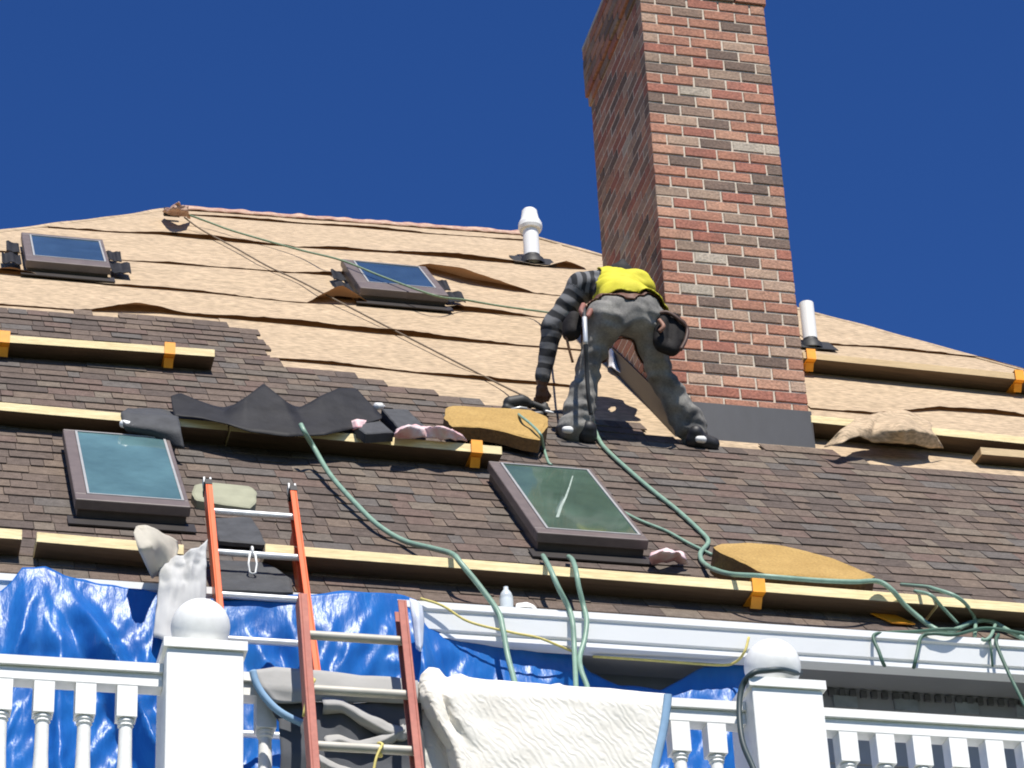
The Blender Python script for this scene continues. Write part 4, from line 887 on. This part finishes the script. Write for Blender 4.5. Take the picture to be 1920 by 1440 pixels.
# arm stripes follow the sleeve, the body stripes run across the torso
al = np.zeros(len(V)); lu = np.linalg.norm(J['eL']-J['sL'])
for i, p in enumerate(prims):
    m_ = near == i
    if p[0] != 's' or not m_.any(): continue
    t = capsule(V[m_], *p[1:5], None)[1]
    if p[1] is J['sL'] and p[2] is J['eL']: al[m_] = 10+t*lu/.078
    elif p[1] is J['eL']: al[m_] = 10+(lu+t*np.linalg.norm(p[2]-p[1]))/.078
    else: al[m_] = 10+((V[m_]-J['w'])@X_)/.05
fm = []
for f in Fc:
    g3 = grp[f]; fm.append(np.bincount(g3, minlength=3).argmax())
fm = np.array(fm)
worker = thing('person', ((fL[0]+fR[0])/2, (fL[1]+fR[1])/2, min(fL[2], fR[2])), 'worker in yellow vest, striped shirt and grey jeans bending over beside the chimney', 'person')
al = al+np.array([.16*fbm(p[0]*9, p[1]*9, p[2]*9) for p in V])
# left hand: palm, four curled fingers and a thumb round the grip of the nail gun
hb = J['hd']+(J['wL']-J['hd'])*.35; tip = J['hd']; ax_ = (tip-hb)/np.linalg.norm(tip-hb); sd_ = X_-ax_*(X_@ax_); sd_ /= np.linalg.norm(sd_); pf = np.cross(ax_, sd_); pf = pf*(1 if pf[1] > 0 else -1)
hp = [('k', J['wL'], hb, .030, .028), ('k', hb-sd_*.018, tip-sd_*.020, .021, .017), ('k', hb+sd_*.014, tip+sd_*.020, .021, .017), ('k', hb, tip, .022, .018)]
for i, (o_, l1) in enumerate(((-.030,.036),(-.010,.044),(.010,.042),(.029,.034))):
    k0 = tip+sd_*o_; k1 = k0+ax_*l1*.8+pf*l1*.45; k2 = k1+ax_*l1*.1+pf*l1*.75; k3 = k2-ax_*l1*.45+pf*l1*.25
    hp += [('k', k0, k1, .0105, .0098), ('k', k1, k2, .0098, .009), ('k', k2, k3, .009, .008)]
th0 = hb+sd_*.024+ax_*.01; th1 = th0+sd_*.028+ax_*.03+pf*.02; th2 = th1+ax_*.026+pf*.022-sd_*.004
hp += [('k', th0, th1, .0125, .0115), ('k', th1, th2, .0115, .0095)]
HV, HF = soft(hp, .0042, .006)
n0 = len(V); V2 = np.concatenate([V, HV]); F2 = np.concatenate([Fc, HF+n0]); m2 = np.r_[fm, np.full(len(HF), 2)]
body = mesh_np('body', V2, F2, [JEANS, SHIRT, SKIN], wl(worker), m2)
at_ = body.attributes.new('along', 'FLOAT', 'POINT'); at_.data.foreach_set('value', np.r_[al, np.zeros(len(HV))].astype(np.float32))
put(bpy.data.objects.new('body', body), worker, wl(worker))
# clothing shells grown from the body surface
nrm = np.zeros((len(V), 3))
fnv = np.cross(V[Fc[:,1]]-V[Fc[:,0]], V[Fc[:,2]]-V[Fc[:,0]])
for q in range(4): np.add.at(nrm, Fc[:, q], fnv)
nrm /= np.linalg.norm(nrm, axis=1, keepdims=True)+1e-9
def shell(name, keep_v, off, m, thick):
    kf = keep_v[Fc].all(1); fs = Fc[kf]
    if len(fs) == 0: return None
    used = np.unique(fs); mp_ = -np.ones(len(V), int); mp_[used] = np.arange(len(used))
    o_ = off(V[used]) if callable(off) else off
    vv = V[used]+nrm[used]*(o_[:, None] if hasattr(o_, '__len__') else o_)
    o = bpy.data.objects.new(name, mesh_np(name, vv, mp_[fs], [m], wl(worker))); put(o, worker, wl(worker)); solid(o, thick, -1 if False else 0); return o
tpos = (V-J['w'])@tdir; tors = np.isin(near, [7, 8, 9, 0, 1, 2, 3, 5])
xl = on_y(1106, 530, Yh+.2)[0]
tl = np.linalg.norm(J['ch']-J['w'])
vsel = tors & (tpos > -.06-.07*np.exp(-((V[:, 0]-J['w'][0])/.12)**2)-.02*np.sin((V[:, 0]-J['w'][0])*12)-.10*np.clip((V[:, 0]-J['w'][0]-.06)/.15, 0, 1)) & (tpos < tl+.24) & (V[:, 2] > J['pel'][2]-.05) & (V[:, 0] > xl+.22*np.clip(tpos, -.05, .5)+.012*np.sin(tpos*25)) & (V[:, 0] < J['sR'][0]+.1)
shell('vest', vsel, lambda p: .012+.007*np.sin(p[:, 0]*38+p[:, 2]*20)*np.sin(p[:, 1]*30+p[:, 2]*22)+.018*np.clip(1-((p-J['w'])@tdir+.075)/.10, 0, 1), VEST, .005)
bsel = (np.abs(tpos+.085+.07*np.exp(-((V[:, 0]-J['w'][0])/.12)**2)-.012*np.sin((V[:, 0]-J['w'][0])*9)) < .034) & np.isin(near, [0, 1, 2, 7, 3, 5])
shell('tool_belt', bsel, .011, LEATHER, .008)
def part_soft(name, prims_, m, parent, h=.010, k=.02, warp=None):
    v_, f_ = soft(prims_, h, k, warp); o = bpy.data.objects.new(name, mesh_np(name, v_, f_, [m], wl(worker))); put(o, parent, wl(worker)); return o
Yk = Yh-.05
A_ = lambda x, y, dy=0: on_y(x, y, Yk+dy)
pr = part_soft('tool_pouch', [('p', A_(1243,596), A_(1238,640), .044, .046), ('p', A_(1262,600,.01), A_(1262,650,.01), .046, .050), ('p', A_(1274,612,.02), A_(1272,640,.02), .046, .048), ('p', A_(1240,648), A_(1260,656), .040, .040), ('p', A_(1236,590), A_(1250,596), .03, .034)], DLEATHER, worker, .010, .012)
c = MB(); c.tube(smooth_path([A_(1232,588,-.03), A_(1252,586,-.05), A_(1274,600,-.05), A_(1288,616,-.03), A_(1286,636,-.04), A_(1276,656,-.04)], 6), .012, 8); build(c, 'pouch_rim', mat('rim_leather', (.07,.035,.024), .6), pr, True)
c = MB(); c.tube(smooth_path([A_(1236,600,-.06), A_(1244,612,-.08), A_(1236,622,-.065)], 6), .013, 8); build(c, 'pouch_loop', mat('tan_leather', (.27,.13,.085), .6), pr, True)
pl = part_soft('tool_pouch', [('p', A_(1076,598,.10), A_(1074,622,.10), .048, .050), ('p', A_(1066,610,.12), A_(1066,628,.12), .035, .035)], DLEATHER, worker, .011, .03)
c = MB(); c.tube(smooth_path([A_(1094,572,.03), A_(1090,584,-.02), A_(1100,594,-.03), A_(1108,582,.0)], 6), .017, 8); build(c, 'holster', mat('worn_leather', (.25,.10,.075), .65, var=.3), pl, True)
c = MB(); c.tube(smooth_path([A_(1060,622,.10), A_(1066,650,.12), A_(1074,680,.16)], 5), .009, 6); build(c, 'hammer_handle', mat('handle_wood', (.20,.10,.05), .6), pl, True)
# strap of the fall line, hanging from the belt in front of the left leg
c = MB(); path = smooth_path([A_(1094,574,.03), A_(1096,596,-.06), A_(1098,640,-.07), A_(1100,690,.0), A_(1103,740,.05), A_(1108,778,.10)], 8); c.tube(path, .0125, 8); build(c, 'fall_line', mat('dark_strap', (.03,.032,.034), .6), worker, True)
c = MB(); c.tube(path[8:18], .0145, 8); build(c, 'steel_sleeve', ALU, worker, True)
# shoes with white panels, cap
def shoe(px, heel, toe, wpanel):
    p0, p1 = heel, toe; d = (p1-p0)/np.linalg.norm(p1-p0)
    o = part_soft('shoe', [('f', p0+NR*.052, p0+d*.03+NR*.050, .050, .050), ('f', p0+d*.05+NR*.052, p1-d*.02+NR*.042, .050, .044), ('f', p0+NR*.10, p0+NR*.06, .046, .05)], SHOE, worker, .009, .02)
    part_soft('shoe_panel', [('f', wpanel-X_*.014, wpanel+X_*.014, .020, .022)], SHOEW, o, .007, .01)
shoe(None, on_roof(1100, 834), on_roof(1048, 818), on_y(1064, 806, fL[1]-.085))
shoe(None, on_roof(1300, 842), on_roof(1340, 846), on_y(1314, 824, fR[1]-.115))
part_soft('cap', [('c', J['head']+[0,-.02,.02], J['head']+[.01,.05,-.0], .100, .098), ('c', on_y(1167, 492, Yh+.56), on_y(1166, 502, Yh+.56), .024, .04)], HAIR, worker, .011, .02)
# nail gun held in the hand
G_ = lambda x, y, dy=0: on_y(x, y-4, J['hd'][1]-.02+dy)
gun = thing('nail_gun', on_roof(990, 786), 'black pneumatic nail gun held in the hand of the worker', 'nail gun')
def gpart(name, prims_, m, h=.007, k=.008):
    v_, f_ = soft(prims_, h, k); o = bpy.data.objects.new(name, mesh_np(name, v_, f_, [m], wl(gun))); put(o, gun, wl(gun)); return o
gpart('motor_housing', [('g', G_(956,760), G_(978,756), .042, .040), ('g', G_(950,770), G_(960,775), .032, .030), ('g', G_(986,758), G_(994,762), .034, .026)], BLACK)
gpart('handle', [('g', G_(984,756), G_(1026,772), .021, .020), ('g', G_(1022,764), G_(1022,778), .02, .018)], BLACK)
gpart('magazine', [('g', G_(968,782,-.01), G_(1014,780,-.01), .018, .018)], mat('gun_grey', (.09,.09,.09), .4))
gpart('nose', [('g', G_(950,778), G_(944,790), .016, .012)], ALU)
gpart('air_fitting', [('g', G_(1024,775,-.03), G_(1036,778,-.03), .010, .010)], ALU)
c = MB(); c.tube([G_(958,772,-.045), G_(975,768,-.045), G_(988,770,-.04)], .008, 8); build(c, 'trigger_guard', ALU, gun, True)
line('air_hose', [(966,772,'y',J['hd'][1]-.03),(976,780,'r',.16),(996,796,'r',.165),(1014,816,'r',.15),(1020,842,'r',.03),(1028,866,'r',.025),(1034,872,'r',.02)], .0085, HOSE, 'thin green whip hose from the nail gun over the tan foam pad', 'hose')
